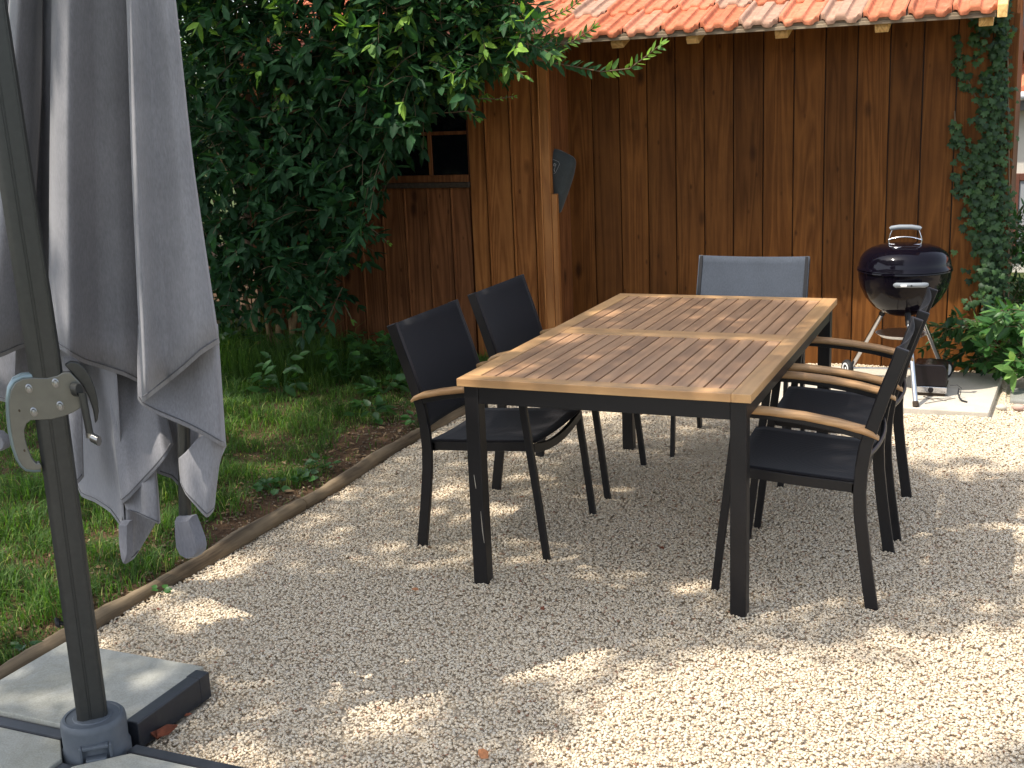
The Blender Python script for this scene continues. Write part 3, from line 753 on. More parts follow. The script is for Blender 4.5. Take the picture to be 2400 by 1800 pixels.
for f, s in ((feet[1], -1), (feet[2], 1)):
    ax = Vector((.80, .60, 0)) if s < 0 else Vector((.86, -.5, 0))
    c = Vector(f)+ax*s*.022
    mb = MB(); q = Vector((1, 0, 0)).rotation_difference(ax).to_matrix().to_4x4(); q.translation = c
    m2 = MB(); m2.lathe([(.032, -.012), (.044, -.014), (.049, -.007), (.049, .007), (.044, .014), (.032, .012), (.032, -.012)], (0, 0, 0), 28, axis='x')
    m2.v = [tuple(q @ Vector(p)) for p in m2.v]; wh = G(m2, 'wheel', M_TYRE, smooth=40)
    m2 = MB(); m2.lathe([(0, -.0125), (.008, -.0125), (.009, -.006), (.021, -.006), (.023, -.0145), (.032, -.0145), (.032, .0115), (.009, .010), (0, .011)], (0, 0, 0), 28, axis='x')
    m2.v = [tuple(q @ Vector(p)) for p in m2.v]; m2.build('hub_cap', M_WHITEP, wh, smooth=40)

# small black box with chrome band behind the front leg
bx = empty('charcoal_box', (1.31, 3.03, .03), 0, 'small glossy black box with a chrome base band on the paving under the grill', 'box')
mb = MB(); mb.prism([(-.085, .052), (.080, .052), (.080, .140), (.074, .160), (.060, .168), (-.075, .168), (-.085, .160)], -.07, .09, 'y'); mb.build('housing', M_SMOKE, bx, bevel=.005, seg=3)
mb = MB(); mb.box((-.090, -.076, .018), (.084, .096, .0515)); mb.build('chrome_band', M_CHROME, bx, bevel=.003)
mb = MB(); mb.lathe([(.014, 0), (.014, .004)], (.005, -.0805, .035), 16, axis='y'); mb.build('badge', M_SMOKE, bx)
mb = MB(); mb.box((-.080, -.066, 0), (.074, .086, .0175)); mb.build('base', M_BARKD, bx)
mb = MB(); mb.tube([(1.41, 2.97, .09), (1.445, 2.955, .098), (1.465, 2.95, .085), (1.462, 2.94, .05), (1.455, 2.925, .037)], .0018, 6)
mb.tube([(1.455, 2.935, .085), (1.452, 2.93, .06), (1.463, 2.90, .040), (1.475, 2.875, .036), (1.50, 2.855, .035)], .0045, 7)
tag(mb.build('cord', M_TYRE, smooth=60), 'thin black cord with knotted loop lying on the paving right of the black box', 'cord')
mb = MB()
for a, b_ in (((1.28, 2.93), (1.40, 2.98)), ((1.26, 2.86), (1.42, 2.93)), ((1.28, 2.93), (1.34, 2.86)), ((1.34, 2.90), (1.40, 2.86)), ((1.30, 2.78), (1.44, 2.93))):
    mb.tube([(a[0], a[1], .034), (b_[0], b_[1], .034)], .0016, 5)
tag(mb.build('wire_stand', M_BARKD), 'flat thin wire stand lying on the paving beside the grill leg', 'wire stand')

# ------------------------------------------------------------------ parasol
um = empty('cantilever_parasol', (-.43, -1.36, 0), 0, 'closed grey cantilever parasol on a charcoal mast in the left foreground', 'parasol')
def U(mb, name, mat, parent=None, **k):
    o = mb.build(name, mat, parent or um, **k)
    if parent is None: o.location = (.43, 1.36, 0)
    return o
HX, HY = -.430, -1.360
UX = Vector((.70, .714, 0)); CX = Vector((.714, -.70, 0)); C0 = Vector((-.431, -1.36, 0))
def warp(mb, y0=-1.42, front=.026):
    # turn parts drawn in the x-z plane so that they lie on the mast's broad face
    out = []
    for (x, y, z) in mb.v:
        d = Vector((x, y0, z))-Vector(CAM); base = C0+CX*front
        t = (base-Vector(CAM)).dot(CX)/d.dot(CX); q = Vector(CAM)+d*t
        out.append(tuple(q-CX*(y-y0)))
    mb.v = out; return mb
mb = MB(); hw_, hd_ = .038, .028
sec = [(-hw_, -hd_+.006), (-hw_, hd_-.012), (-hw_+.008, hd_-.003), (-hw_+.014, hd_), (-.0085, hd_), (-.008, hd_-.0015), (-.0062, hd_-.0015), (-.0057, hd_), (-.0035, hd_), (-.003, hd_-.0015), (-.0012, hd_-.0015), (-.0007, hd_), (hw_-.016, hd_), (hw_-.010, hd_-.002), (hw_-.0095, hd_-.0045), (hw_-.007, hd_-.0045), (hw_-.006, hd_-.004), (hw_, hd_-.014), (hw_, -hd_+.006), (hw_-.008, -hd_), (-hw_+.008, -hd_)]
rows = []
for z, dx in ((.10, 0), (1.1, .0), (1.9, -.014), (2.45, .01), (2.7, .09)):
    rows.append([tuple(C0+UX*(a+dx)+CX*b_+Vector((0, 0, z))) for a, b_ in sec])
nS = len(sec); vs = [p for r_ in rows for p in r_]
mb.add(vs, [(i*nS+k, i*nS+(k+1) % nS, (i+1)*nS+(k+1) % nS, (i+1)*nS+k) for i in range(4) for k in range(nS)]+[tuple(range(nS)), tuple(range(4*nS, 5*nS))])
mast = U(mb, 'mast', M_MAST, smooth=35)
mb = MB(); mb.tube([(-.37, -1.30, 2.62), (-.36, -1.20, 2.80), (-.36, -1.02, 2.82), (-.36, -.98, 2.60)], [.034, .03, .03, .024], 12); U(mb, 'arm', M_MAST, smooth=60)
# clamp bracket with hand grip
yp0, yp1 = -1.424, -1.402
OUT = [(-.272, 1.046), (-.296, 1.068), (-.318, 1.066), (-.335, 1.058), (-.37, 1.050), (-.41, 1.049), (-.445, 1.045), (-.470, 1.034), (-.488, 1.014), (-.499, .985), (-.504, .95), (-.506, .91), (-.503, .87), (-.495, .84), (-.486, .825), (-.474, .8175), (-.450, .817), (-.428, .820), (-.424, .830), (-.429, .838)]
INN = [(-.440, .834), (-.452, .846), (-.460, .868), (-.465, .895), (-.463, .917), (-.454, .933), (-.438, .943), (-.413, .9455), (-.370, .950), (-.332, .960), (-.300, .972), (-.276, .985), (-.266, 1.005)]
def plate(poly_out, poly_in, y0, y1):
    mb = MB(); mb.prism(poly_out+poly_in, y0, y1, 'y'); return warp(mb)
br = U(plate(OUT, INN, yp0, yp1), 'clamp_bracket', M_PLATE, bevel=.002)
mb = MB(); 
vsr = []
for i, (x, z) in enumerate(OUT[3:18]):
    vsr.append((x-.002, yp0+.016, z+.001))
mb.tube(vsr, .0105, 10); warp(mb).build('grip_rim', M_PLATERIM, br, smooth=70)
for (x, z, r) in ((-.430, 1.022, .0085), (-.425, .965, .0085), (-.345, 1.040, .0085), (-.340, .985, .0085)):
    mb = MB(); mb.lathe([(r+.003, 0), (r+.003, -.002), (r, -.003), (r*.8, -.009), (0, -.010)], (x, yp0, z), 18, axis='y'); warp(mb).build('bolt', M_BOLT, br, smooth=50)
for (x, z) in ((-.470, .965), (-.472, .865)):
    mb = MB(); mb.lathe([(.0035, 0), (.003, -.001), (0, -.0012)], (x, yp0, z), 10, axis='y'); warp(mb).build('rivet', M_BARKD, br)
mb = MB(); mb.tube([(-.292, yp0-.004, 1.028), (-.276, yp0-.022, 1.030)], .016, 14); mb.tube([(-.270, yp0-.026, 1.026), (-.262, yp0-.03, .93)], [.0125, .0115], 12)
crk = U(warp(mb), 'crank', M_MAST, smooth=60)
mb = MB(); mb.tube([(-.262, yp0-.03, .932), (-.262, yp0-.03, .920)], .013, 12); mb.tube([(-.258, yp0-.032, .922), (-.238, yp0-.050, .918)], .0125, 14); warp(mb).build('crank_knob', M_BOLT, crk, smooth=60)
# curved guard behind crank
mb = MB(); mb.prism([(-.310, 1.082), (-.290, 1.092), (-.268, 1.090), (-.250, 1.078), (-.236, 1.058), (-.227, 1.032), (-.223, 1.0), (-.224, .975), (-.232, .952), (-.240, .945), (-.241, .975), (-.250, 1.010), (-.264, 1.036), (-.285, 1.058)], -1.410, -1.392, 'y'); U(warp(mb), 'crank_guard', M_MAST, bevel=.006, seg=3)
mb = MB(); mb.lathe([(0, -.010), (.010, -.010), (.013, -.004), (.013, .004), (.010, .008)], (-.490, -1.375, .392), 10, axis='x'); mb.tube([(-.485, -1.375, .392), (-.470, -1.375, .392)], .006, 8); U(warp(mb, -1.375, .0), 'locking_knob', M_TYRE, smooth=30)
# hub
mb = MB(); mb.lathe([(.086, .0), (.086, .050), (.081, .058), (.082, .118), (.080, .130), (.075, .136), (.068, .1365), (.066, .1335), (.050, .1335), (.048, .136), (0, .136)], (HX, HY, 0), 56)
hub = U(mb, 'hub', M_GREYP, smooth=35)
mb = MB()
fx = HX+.004; fy = HY-.084
def rotv(mb):
    q = Matrix.Translation((HX, HY, 0)) @ Matrix.Rotation(R(40), 4, 'Z') @ Matrix.Translation((-HX, -HY, 0))
    mb.v = [tuple(q @ Vector(p)) for p in mb.v]; return mb
for a, b_ in (((fx-.040, fy-.012, .020), (fx-.032, fy+.006, .095)), ((fx+.032, fy-.012, .020), (fx+.040, fy+.006, .095)), ((fx-.0318, fy-.012, .085), (fx+.0318, fy+.006, .095))): mb.box(a, b_)
mb.box((fx-.025, fy-.024, .052), (fx+.025, fy+.0, .066)); mb.box((fx-.028, fy-.020, .034), (fx-.020, fy-.001, .0515)); mb.box((fx+.020, fy-.020, .034), (fx+.028, fy-.001, .0515))
rotv(mb).build('lock_housing', M_GREYP, hub, bevel=.003)
mb = MB(); mb.lathe([(.009, -.012), (.009, .012)], (fx, fy-.012, .038), 12, axis='x'); rotv(mb).build('lock_bolt', M_BOLT, hub, smooth=50)
# cross base: four steel bars, the right-hand quadrant holds no slab
for (a, b_) in (((HX-.50, HY-.022, .004), (HX-.10, HY+.022, .060)), ((HX+.10, HY-.005, .004), (HX+.455, HY+.035, .052)), ((HX+.022, HY+.085, .0), (HX+.066, HY+.385, .078)), ((HX-.022, HY-.50, .004), (HX+.022, HY-.10, .052))):
    mb = MB(); mb.box(a, b_); bar = U(mb, 'cross_bar', M_CROSS, bevel=.004)
    if b_[1] > HY+.3:
        mb = MB(); mb.box((a[0]-.001, b_[1]-.04, a[2]), (b_[0]+.0015, b_[1]+.006, b_[2]+.0015)); mb.build('end_cap', M_CROSS, bar, bevel=.003)
for (a, b_, lab) in (((HX-.505, HY+.026, .0), (HX+.018, HY+.430, .070), 'grey concrete slab behind the parasol mast, weighting its base'),
                ((HX-.505, HY-.50, .0), (HX-.026, HY-.026, .060), 'grey concrete slab at the bottom left corner, left of the parasol hub'),
                ((HX+.030, HY-.50, .0), (HX+.50, HY-.020, .062), 'pale sunlit concrete slab at the bottom edge, in front of the parasol hub')):
    mb = MB(); 
    x0, y0, z0 = a; x1, y1, z1 = b_
    if 'bottom edge' in lab: mb.prism([(x0, y0), (x1, y0), (x1, y1-.0), (x0+.10, y1), (x0, y1-.10)], z0, z1, 'z')
    elif 'behind' in lab: mb.prism([(x0, y0), (x1-.07, y0), (x1, y0+.07), (x1, y1), (x0, y1)], z0, z1, 'z')
    else: mb.prism([(x0, y0), (x1, y0), (x1, y1-.07), (x1-.07, y1), (x0, y1)], z0, z1, 'z')
    tag(mb.build('concrete_slab', M_CONC, bevel=.003), lab, 'concrete slab', 'slabs weighting the parasol base')

# folded canopy: overlapping cloth panels hanging from the arm
def sheet(cols, nr=20, up=None, sm=1):
    """cols: list of columns, each a list of (px, py, Y) from top to bottom"""
    out = []
    for c in cols:
        pts = [np.array(at(*q)) for q in c]
        if c[0][1] <= -60:                 # the cloth gathers at the hub above
            hub_ = np.array([-.36, -.98, 2.62]); p0 = pts[0]
            pts = [hub_+(p0-hub_)*np.array([.10, .10, 0]), hub_+(p0-hub_)*np.array([.62, .62, .42])]+pts
        d = [0]
        for a, b_ in zip(pts, pts[1:]): d.append(d[-1]+np.linalg.norm(b_-a))
        d = np.array(d)/d[-1]; t = np.linspace(0, 1, nr); P_ = np.array(pts)
        out.append(np.stack([np.interp(t, d, P_[:, k]) for k in range(3)], 1))
    A = np.array(out)                     # column, row, xyz
    for _ in range(sm):                   # round the polylines a little along the columns
        A[:, 1:-1] = .5*A[:, 1:-1]+.25*(A[:, :-2]+A[:, 2:])
    # catmull-rom across the columns
    n_ = len(A); res = []
    for i in range(n_-1):
        p0, p1, p2, p3 = A[max(0, i-1)], A[i], A[i+1], A[min(n_-1, i+2)]
        for t in np.linspace(0, 1, 5)[:-1]:
            res.append(.5*((2*p1)+(-p0+p2)*t+(2*p0-5*p1+4*p2-p3)*t*t+(-p0+3*p1-3*p2+p3)*t**3)*.45+(p1*(1-t)+p2*t)*.55)
    res.append(A[-1]); mb = MB(); G_ = np.array(res)
    mb.grid([[tuple(G_[i, j]) for i in range(G_.shape[0])] for j in range(G_.shape[1])])
    path = []
    for i in range(1, G_.shape[0]-1):      # stitched seam just above the hem
        a, b_ = G_[i, -1], G_[i, -2]; L = np.linalg.norm(b_-a)+1e-6
        path.append(tuple(a+(b_-a)*min(.95, .013/L)+np.array([.0012, -.0022, 0])))
    mb.tube(path, .0010, 4, rnd=0.0, cap=False)
    return mb
canopy = U(sheet([  # front left panel
    [(117, -70, -1.00), (113, 300, -1.00), (110, 735, -.98)],
    [(113, -70, -1.06), (108, 300, -1.08), (105, 742, -1.08)],
    [(128, -70, -1.10), (122, 300, -1.13), (124, 750, -1.14)],
    [(150, -70, -1.11), (148, 300, -1.145), (152, 768, -1.16)],
    [(175, -70, -1.08), (175, 300, -1.10), (183, 785, -1.105)],
    [(205, -70, -1.035), (210, 300, -1.04), (222, 797, -1.045)],
    [(240, -70, -1.01), (248, 300, -1.01), (268, 812, -1.02)],
    [(268, -70, -.98), (278, 350, -.975), (302, 828, -.98)],
    [(285, -70, -.95), (298, 350, -.94), (322, 835, -.94)]]), 'canopy_panel', M_CLOTH, smooth=180, solid=.002)
U(sheet([  # front right panel, its left fold stands forward
    [(300, -70, -1.04), (310, 350, -1.04), (335, 800, -1.04)],
    [(280, -70, -1.10), (290, 350, -1.11), (315, 850, -1.10)],
    [(272, -70, -1.145), (284, 350, -1.185), (308, 868, -1.20)],
    [(280, -70, -1.165), (296, 350, -1.215), (318, 862, -1.235)],
    [(296, -70, -1.13), (316, 350, -1.17), (338, 846, -1.19)],
    [(314, -70, -1.10), (336, 350, -1.14), (364, 826, -1.15)],
    [(334, -70, -1.10), (360, 350, -1.13), (396, 800, -1.15)],
    [(352, -70, -1.10), (386, 350, -1.13), (432, 768, -1.15)],
    [(368, -70, -1.08), (411, 350, -1.10), (468, 744, -1.11)],
    [(372, -70, -1.03), (416, 350, -1.03), (474, 741, -1.03)]]), 'canopy_panel', M_CLOTH, smooth=180, solid=.002)
U(sheet([  # lower tier turned under, hem runs down to the right
    [(298, 700, -1.13), (297, 800, -1.145), (298, 862, -1.165)],
    [(308, 700, -1.12), (306, 800, -1.145), (310, 878, -1.17)],
    [(330, 700, -1.09), (330, 800, -1.11), (336, 893, -1.155)],
    [(360, 700, -1.07), (362, 800, -1.08), (370, 908, -1.13)],
    [(395, 700, -1.07), (398, 800, -1.075), (408, 925, -1.11)],
    [(430, 700, -1.07), (436, 820, -1.08), (447, 945, -1.10)],
    [(460, 700, -1.06), (468, 820, -1.065), (476, 962, -1.08)],
    [(470, 700, -1.03), (478, 820, -1.02), (488, 966, -1.02)]]), 'canopy_panel', M_CLOTH, smooth=180, solid=.002)
U(sheet([  # long inner panel
    [(222, 740, -.92), (232, 860, -.95), (262, 1085, -1.00)],
    [(228, 740, -.93), (238, 860, -.99), (264, 1089, -1.07)],
    [(245, 740, -.92), (256, 860, -.98), (282, 1074, -1.07)],
    [(270, 740, -.90), (284, 860, -.96), (308, 1046, -1.04)],
    [(298, 740, -.90), (312, 860, -.97), (334, 1018, -1.06)],
    [(320, 740, -.90), (334, 860, -.97), (355, 992, -1.06)],
    [(338, 740, -.90), (352, 860, -.94), (374, 960, -1.00)]]), 'canopy_panel', M_CLOTH, smooth=180, solid=.002)
U(sheet([  # dark back panels
    [(140, 700, -.80), (148, 850, -.80), (164, 1040, -.82)],
    [(158, 700, -.82), (166, 850, -.83), (176, 1072, -.85)],
    [(185, 700, -.88), (195, 850, -.89), (206, 1085, -.91)],
    [(215, 700, -.95), (224, 850, -.96), (240, 1108, -.98)],
    [(245, 700, -1.01), (255, 850, -1.02), (270, 1150, -1.03)]]), 'canopy_panel', M_CLOTH, smooth=180, solid=.002)
U(sheet([  # small grey fold beside the mast
    [(135, 770, -.98), (140, 900, -1.03), (150, 1020, -1.04)],
    [(150, 770, -1.00), (156, 900, -1.07), (166, 1046, -1.08)],
    [(172, 770, -.99), (178, 900, -1.05), (181, 1030, -1.06)]]), 'canopy_panel', M_CLOTH, smooth=180, solid=.002)
U(sheet([  # triangular turned-up fold above the left pocket
    [(268, 1088, -1.045), (270, 1092, -1.045), (273, 1100, -1.045)],
    [(290, 1062, -1.04), (292, 1080, -1.045), (296, 1108, -1.05)],
    [(314, 1036, -1.04), (317, 1070, -1.05), (322, 1122, -1.06)],
    [(333, 1015, -1.03), (338, 1060, -1.04), (342, 1132, -1.05)],
    [(337, 1010, -.99), (342, 1060, -.99), (346, 1128, -.99)]]), 'canopy_panel', M_CLOTH, smooth=180, solid=.002)
U(sheet([  # tail below the fold
    [(259, 1075, -1.00), (262, 1130, -1.00), (272, 1212, -1.00)],
    [(272, 1080, -1.02), (276, 1130, -1.03), (278, 1214, -1.02)],
    [(296, 1085, -1.00), (298, 1130, -1.00), (290, 1205, -1.00)],
    [(336, 1100, -.99), (337, 1130, -.98), (300, 1190, -.99)]]), 'canopy_panel', M_CLOTH, smooth=180, solid=.002)
U(sheet([  # right flap turned back under the hem
    [(386, 990, -1.03), (387, 1010, -1.03), (389, 1040, -1.03)],
    [(402, 976, -1.04), (404, 1010, -1.05), (402, 1068, -1.06)],
    [(430, 945, -1.05), (428, 1000, -1.06), (422, 1092, -1.07)],
    [(458, 935, -1.05), (456, 1010, -1.06), (446, 1118, -1.07)],
    [(484, 952, -1.03), (474, 1000, -1.04), (460, 1105, -1.04)],
    [(489, 962, -1.00), (470, 1004, -1.00), (464, 1090, -1.00)]]), 'canopy_panel', M_CLOTH, smooth=180, solid=.002)
U(sheet([  # dark inside of the fold between the hems
    [(330, 880, -.96), (340, 940, -.96), (338, 1022, -.98)],
    [(372, 880, -.93), (375, 940, -.93), (372, 1034, -.95)],
    [(420, 880, -.95), (418, 940, -.95), (392, 1052, -.97)],
    [(470, 880, -.97), (468, 930, -.97), (440, 1000, -.98)]]), 'canopy_panel', M_CLOTH, smooth=180, solid=.002)
U(sheet([  # panels left of the mast
    [(26, -70, -1.02), (4, 200, -1.00), (-70, 770, -.98)],
    [(32, -70, -1.10), (10, 200, -1.10), (-50, 775, -1.10)],
    [(46, -70, -1.12), (30, 200, -1.13), (-22, 778, -1.14)],
    [(62, -70, -1.09), (50, 200, -1.09), (10, 768, -1.10)],
    [(80, -70, -1.05), (72, 200, -1.04), (38, 755, -1.05)],
    [(92, -70, -.98), (90, 200, -.96), (60, 748, -.96)]]), 'canopy_panel', M_CLOTH, smooth=180, solid=.002)
U(sheet([  # shaded panel between the two bundles
    [(70, -70, -.93), (60, 200, -.93), (30, 850, -.92)],
    [(95, -70, -.88), (90, 200, -.88), (70, 860, -.86)],
    [(118, -70, -.90), (118, 200, -.90), (120, 870, -.88)],
    [(145, -70, -.96), (148, 200, -.96), (160, 850, -.94)]]), 'canopy_panel', M_CLOTH, smooth=180, solid=.002)
U(sheet([  # back of the bundle
    [(-60, -70, -.84), (-80, 300, -.76), (-90, 820, -.72)],
    [(20, -70, -.74), (0, 300, -.70), (-20, 860, -.66)],
    [(140, -70, -.76), (140, 300, -.72), (140, 900, -.70)],
    [(260, -70, -.80), (270, 300, -.78), (280, 960, -.76)],
    [(350, -70, -.90), (385, 300, -.88), (430, 900, -.86)],
    [(368, -70, -1.00), (405, 300, -1.00), (462, 800, -1.00)]]), 'canopy_panel', M_CLOTH, smooth=180, solid=.002)
# stitched hem bands
mb = MB()
hem = [(300, 865), (312, 880), (338, 895), (372, 910), (408, 927), (447, 947), (478, 963)]
# rib ends and their pockets
for (xa, ya, xb, yb, w_) in ((273, 1085, 271, 1135, .010), (397, 900, 400, 1125, .017), (-18, 700, -10, 950, .010)):
    mb = MB(); mb.tube([tuple(at(xa, ya, -1.01)), tuple(at(xb, yb, -1.02))], w_, 10); U(mb, 'rib', M_MAST, smooth=60)
def pocket(pts, y0, th):
    mb = MB(); A = [at(px, py, y0) for px, py in pts]; n_ = len(A)
    c = np.mean(A, axis=0); fr = [q+np.array([0, -th*.2, 0]) for q in A]; bk = [q+np.array([0, th, 0]) for q in A]
    inn = [c+(q-c)*.88+np.array([0, -th, 0]) for q in A]
    mb.add(inn+fr+bk, [tuple(range(n_))]+[(i, n_+i, n_+(i+1) % n_, (i+1) % n_) for i in range(n_)]+[(n_+i, 2*n_+i, 2*n_+(i+1) % n_, n_+(i+1) % n_) for i in range(n_)]+[tuple(range(3*n_-1, 2*n_-1, -1))])
    return mb
U(pocket([(261, 1126), (281, 1126), (281, 1160), (281, 1195), (277, 1210), (272, 1218), (267, 1205), (262, 1170)], -1.045, .012), 'rib_pocket', M_CLOTHD, smooth=45)
U(pocket([(383, 1116), (400, 1118), (416, 1115), (426, 1140), (435, 1165), (438, 1180), (436, 1192), (426, 1202), (410, 1206), (396, 1198), (387, 1180), (384, 1150)], -1.045, .018), 'rib_pocket', M_CLOTHD, smooth=45)
U(pocket([(-30, 930), (0, 932), (12, 942), (17, 955), (14, 968), (2, 974), (-30, 975)], -1.06, .012), 'rib_pocket', M_CLOTH, smooth=60)

# ------------------------------------------------------------------ leaves
def leaf_mesh(name, pos, dr, nr, ln, wd, rnd, mat, parent=None, curl=.25, shape='lance'):
    pos, dr, nr = map(lambda a: np.asarray(a, float), (pos, dr, nr)); ln = np.asarray(ln, float)[:, None]; wd = np.asarray(wd, float)[:, None]
    dr = dr/np.linalg.norm(dr, axis=1, keepdims=True)
    sd = np.cross(dr, nr); sd /= (np.linalg.norm(sd, axis=1, keepdims=True)+1e-9); nn = np.cross(sd, dr)
    n = len(pos); a1, a2 = (.30, .68) if shape == 'lance' else (.25, .6)
    w1, w2 = (.95, .72) if shape == 'lance' else (1.0, .85)
    b = pos; c1 = b+dr*ln*a1-nn*wd*.14; c2 = b+dr*ln*a2-nn*(wd*.14+ln*curl*.12); t = b+dr*ln*.98-nn*ln*curl*.35
    L1 = b+dr*ln*a1*.95+sd*wd*.5*w1; R1 = b+dr*ln*a1*.95-sd*wd*.5*w1
    L2 = b+dr*ln*a2+sd*wd*.5*w2-nn*ln*curl*.10; R2 = b+dr*ln*a2-sd*wd*.5*w2-nn*ln*curl*.10
    V = np.stack([b, L1, c1, R1, L2, c2, R2, t], 1).reshape(-1, 3)
    tri = np.array([(0,2,1),(0,3,2),(1,2,5),(1,5,4),(2,3,6),(2,6,5),(4,5,7),(5,6,7)])
    Tt = (tri[None]+np.arange(n)[:, None, None]*8).reshape(-1, 3)
    return np_mesh(name, V, Tt, np.repeat(rnd, 8), mat, parent, smooth=True)
class Leaves:
    def __init__(s): s.p = []; s.d = []; s.n = []; s.l = []; s.w = []; s.r = []
    def add(s, p, d, n, l, w, r): s.p.append(p); s.d.append(d); s.n.append(n); s.l.append(l); s.w.append(w); s.r.append(r)
    def mesh(s, name, mat, parent=None, **k): return leaf_mesh(name, s.p, s.d, s.n, s.l, s.w, np.array(s.r), mat, parent, **k)
def unit(v): v = np.asarray(v, float); return v/(np.linalg.norm(v)+1e-9)
lr = np.random.default_rng(21)
def twig(LV, st, start, dirv, length, nl, ll, droop=.25, young=0.0, base_r=(.1, .7), rad=.0022, ratio=.36, pair=True):
    """a twig with leaves in opposite pairs"""
    p = np.array(start, float); d = unit(dirv); step = length/nl; pts = [p.copy()]
    for i in range(nl):
        d = unit(d+np.array([0, 0, -droop/nl])+lr.normal(0, .06, 3)); p = p+d*step; pts.append(p.copy())
        ax = unit(np.cross(d, lr.normal(0, 1, 3))); t = i/nl
        for s in ((-1, 1) if pair else (1,)):
            ld = unit(d*.75+ax*s*.8+np.array([0, 0, -.12])+lr.normal(0, .15, 3))
            nrm = unit(np.array([0, -.25, 1.0])+lr.normal(0, .35, 3))
            L = ll*lr.uniform(.7, 1.2)*(1-.45*max(0, t-.55))
            r = lr.uniform(*base_r)
            if young and t > 1-young: r = min(1, .80+.2*lr.random())
            LV.add(p.copy(), ld, nrm, L, L*ratio*lr.uniform(.85, 1.15), r)
    LV.add(p.copy(), d, unit(np.array([0, -.3, 1])+lr.normal(0, .3, 3)), ll*.7, ll*.7*ratio, .95 if young else lr.uniform(*base_r))
    if st is not None and len(pts) > 2: st.tube(pts, [rad*(1-.6*i/len(pts)) for i in range(len(pts))], 4, cap=False)
    return p

# --- big shrub in front of the left end of the shed
sh = empty('tall_shrub', (-2.75, 3.0, 0), 0, 'tall dark green shrub in front of the left half of the shed', 'shrub')
LV = Leaves(); ST = MB()
def in_poly(p, poly):
    x, y = p; c = False; j = len(poly)-1
    for i in range(len(poly)):
        (xi, yi), (xj, yj) = poly[i], poly[j]
        if (yi > y) != (yj > y) and x < (xj-xi)*(y-yi)/(yj-yi)+xi: c = not c
        j = i
    return c
SHP = [(150, -330), (960, -330), (1060, -60), (1100, 50), (1090, 120), (1040, 155), (985, 190), (930, 235), (880, 285), (835, 330), (825, 400), (790, 450), (770, 520), (725, 560), (740, 620), (715, 680), (650, 660), (600, 600), (560, 640), (470, 720), (400, 700), (340, 500), (200, 300), (60, 60)]
cnt = 0
while cnt < 2700:
    px, py = lr.uniform(60, 1180), lr.uniform(-330, 720)
    if not in_poly((px, py), SHP): continue
    # the crown is deep: nearer the middle of its outline it bulges towards us
    Y = lr.uniform(2.35, 3.28) if px < 900 else lr.uniform(2.45, 2.98)
    if px < 420: Y = lr.uniform(2.3, 4.2)
    pt_ = at(px, py, Y)
    if pt_[2] < .25: continue
    if pt_[1] > 3.0 and pt_[2] > 1.9: pt_[1] -= .35
    out = unit(np.array([lr.normal(.15, .6), -.55+lr.normal(0, .5), lr.normal(.1, .5)]))
    top = py < 150
    twig(LV, ST if lr.random() < .5 else None, pt_-out*.12, out, lr.uniform(.18, .34), int(lr.integers(3, 6)), lr.uniform(.085, .130), droop=lr.uniform(.5, 1.1),
         young=(.45 if (top and lr.random() < (.55 if px > 780 else .25)) else 0), base_r=((.1, .8) if top else (.0, .65)), ratio=.40)  # top leaves get brighter tones, sunlight put into their colour
    cnt += 1
# young sprays over the top and the roof, leaf tone brightened for sunlight
def spray(path, Y0, Y1, young=.35, ll=.065, side=.5):
    """a branch given by pixels it passes, leafy sprays along it"""
    P_ = [at(px, py, Y0+(Y1-Y0)*i/(len(path)-1)) for i, (px, py) in enumerate(path)]
    ST.tube(P_, [.0045*(1-.55*i/len(P_)) for i in range(len(P_))], 6, cap=False)
    d = np.cumsum([0]+[np.linalg.norm(b_-a) for a, b_ in zip(P_, P_[1:])]); A = np.array(P_)
    tot = d[-1]; k = int(tot/.036)
    for i in range(k):
        s = (i+.5)/k*tot; p = np.array([np.interp(s, d, A[:, c]) for c in range(3)])
        q = np.array([np.interp(min(tot, s+.02), d, A[:, c]) for c in range(3)]); t = unit(q-p+1e-6)
        ax = unit(np.array([0, -.3, 1])-t*np.dot([0, -.3, 1], t)+lr.normal(0, .25, 3))
        for sg in (-1, 1):
            if lr.random() < .12: continue
            L = ll*lr.uniform(.75, 1.2)*(1-.35*(i/k))
            yv = i/k > 1-young
            LV.add(p, unit(t*.9+ax*sg*.75+lr.normal(0, .12, 3)), unit(np.array([.2*sg, -.8, .7])+lr.normal(0, .3, 3)), L, L*.36, lr.uniform(.82, 1) if yv else lr.uniform(.45, .78))
    p = A[-1]; t = unit(A[-1]-A[-2])
    for _ in range(4): LV.add(p, unit(t+lr.normal(0, .4, 3)), unit(np.array([0, -.8, .7])+lr.normal(0, .3, 3)), ll*.7, ll*.25, lr.uniform(.85, 1))
spray([(1060, 100), (1150, 128), (1230, 142), (1300, 155), (1360, 148), (1395, 122), (1425, 98)], 2.85, 2.75, .35, .085)
spray([(1060, 110), (1140, 112), (1190, 106), (1235, 90), (1280, 62)], 2.90, 2.80, .35, .078)
spray([(880, 120), (960, 125), (1030, 133), (1075, 150)], 2.60, 2.55, .3, .05)
spray([(920, 190), (985, 178), (1040, 168), (1085, 148)], 2.65, 2.60, .7, .065)
spray([(940, 200), (980, 205), (1020, 212), (1070, 214), (1110, 208)], 2.7, 2.62, .6, .035)
spray([(880, 235), (920, 245), (975, 243), (1010, 240), (1030, 255)], 2.7, 2.65, .3, .06)
spray([(960, 30), (1020, 22), (1080, 30), (1120, 50)], 2.6, 2.5, .8, .07)
spray([(850, 20), (910, 5), (980, 8), (1040, 15)], 2.5, 2.45, .8, .075)
spray([(900, 45), (960, 50), (1010, 62), (1050, 80)], 2.5, 2.5, .6, .07)
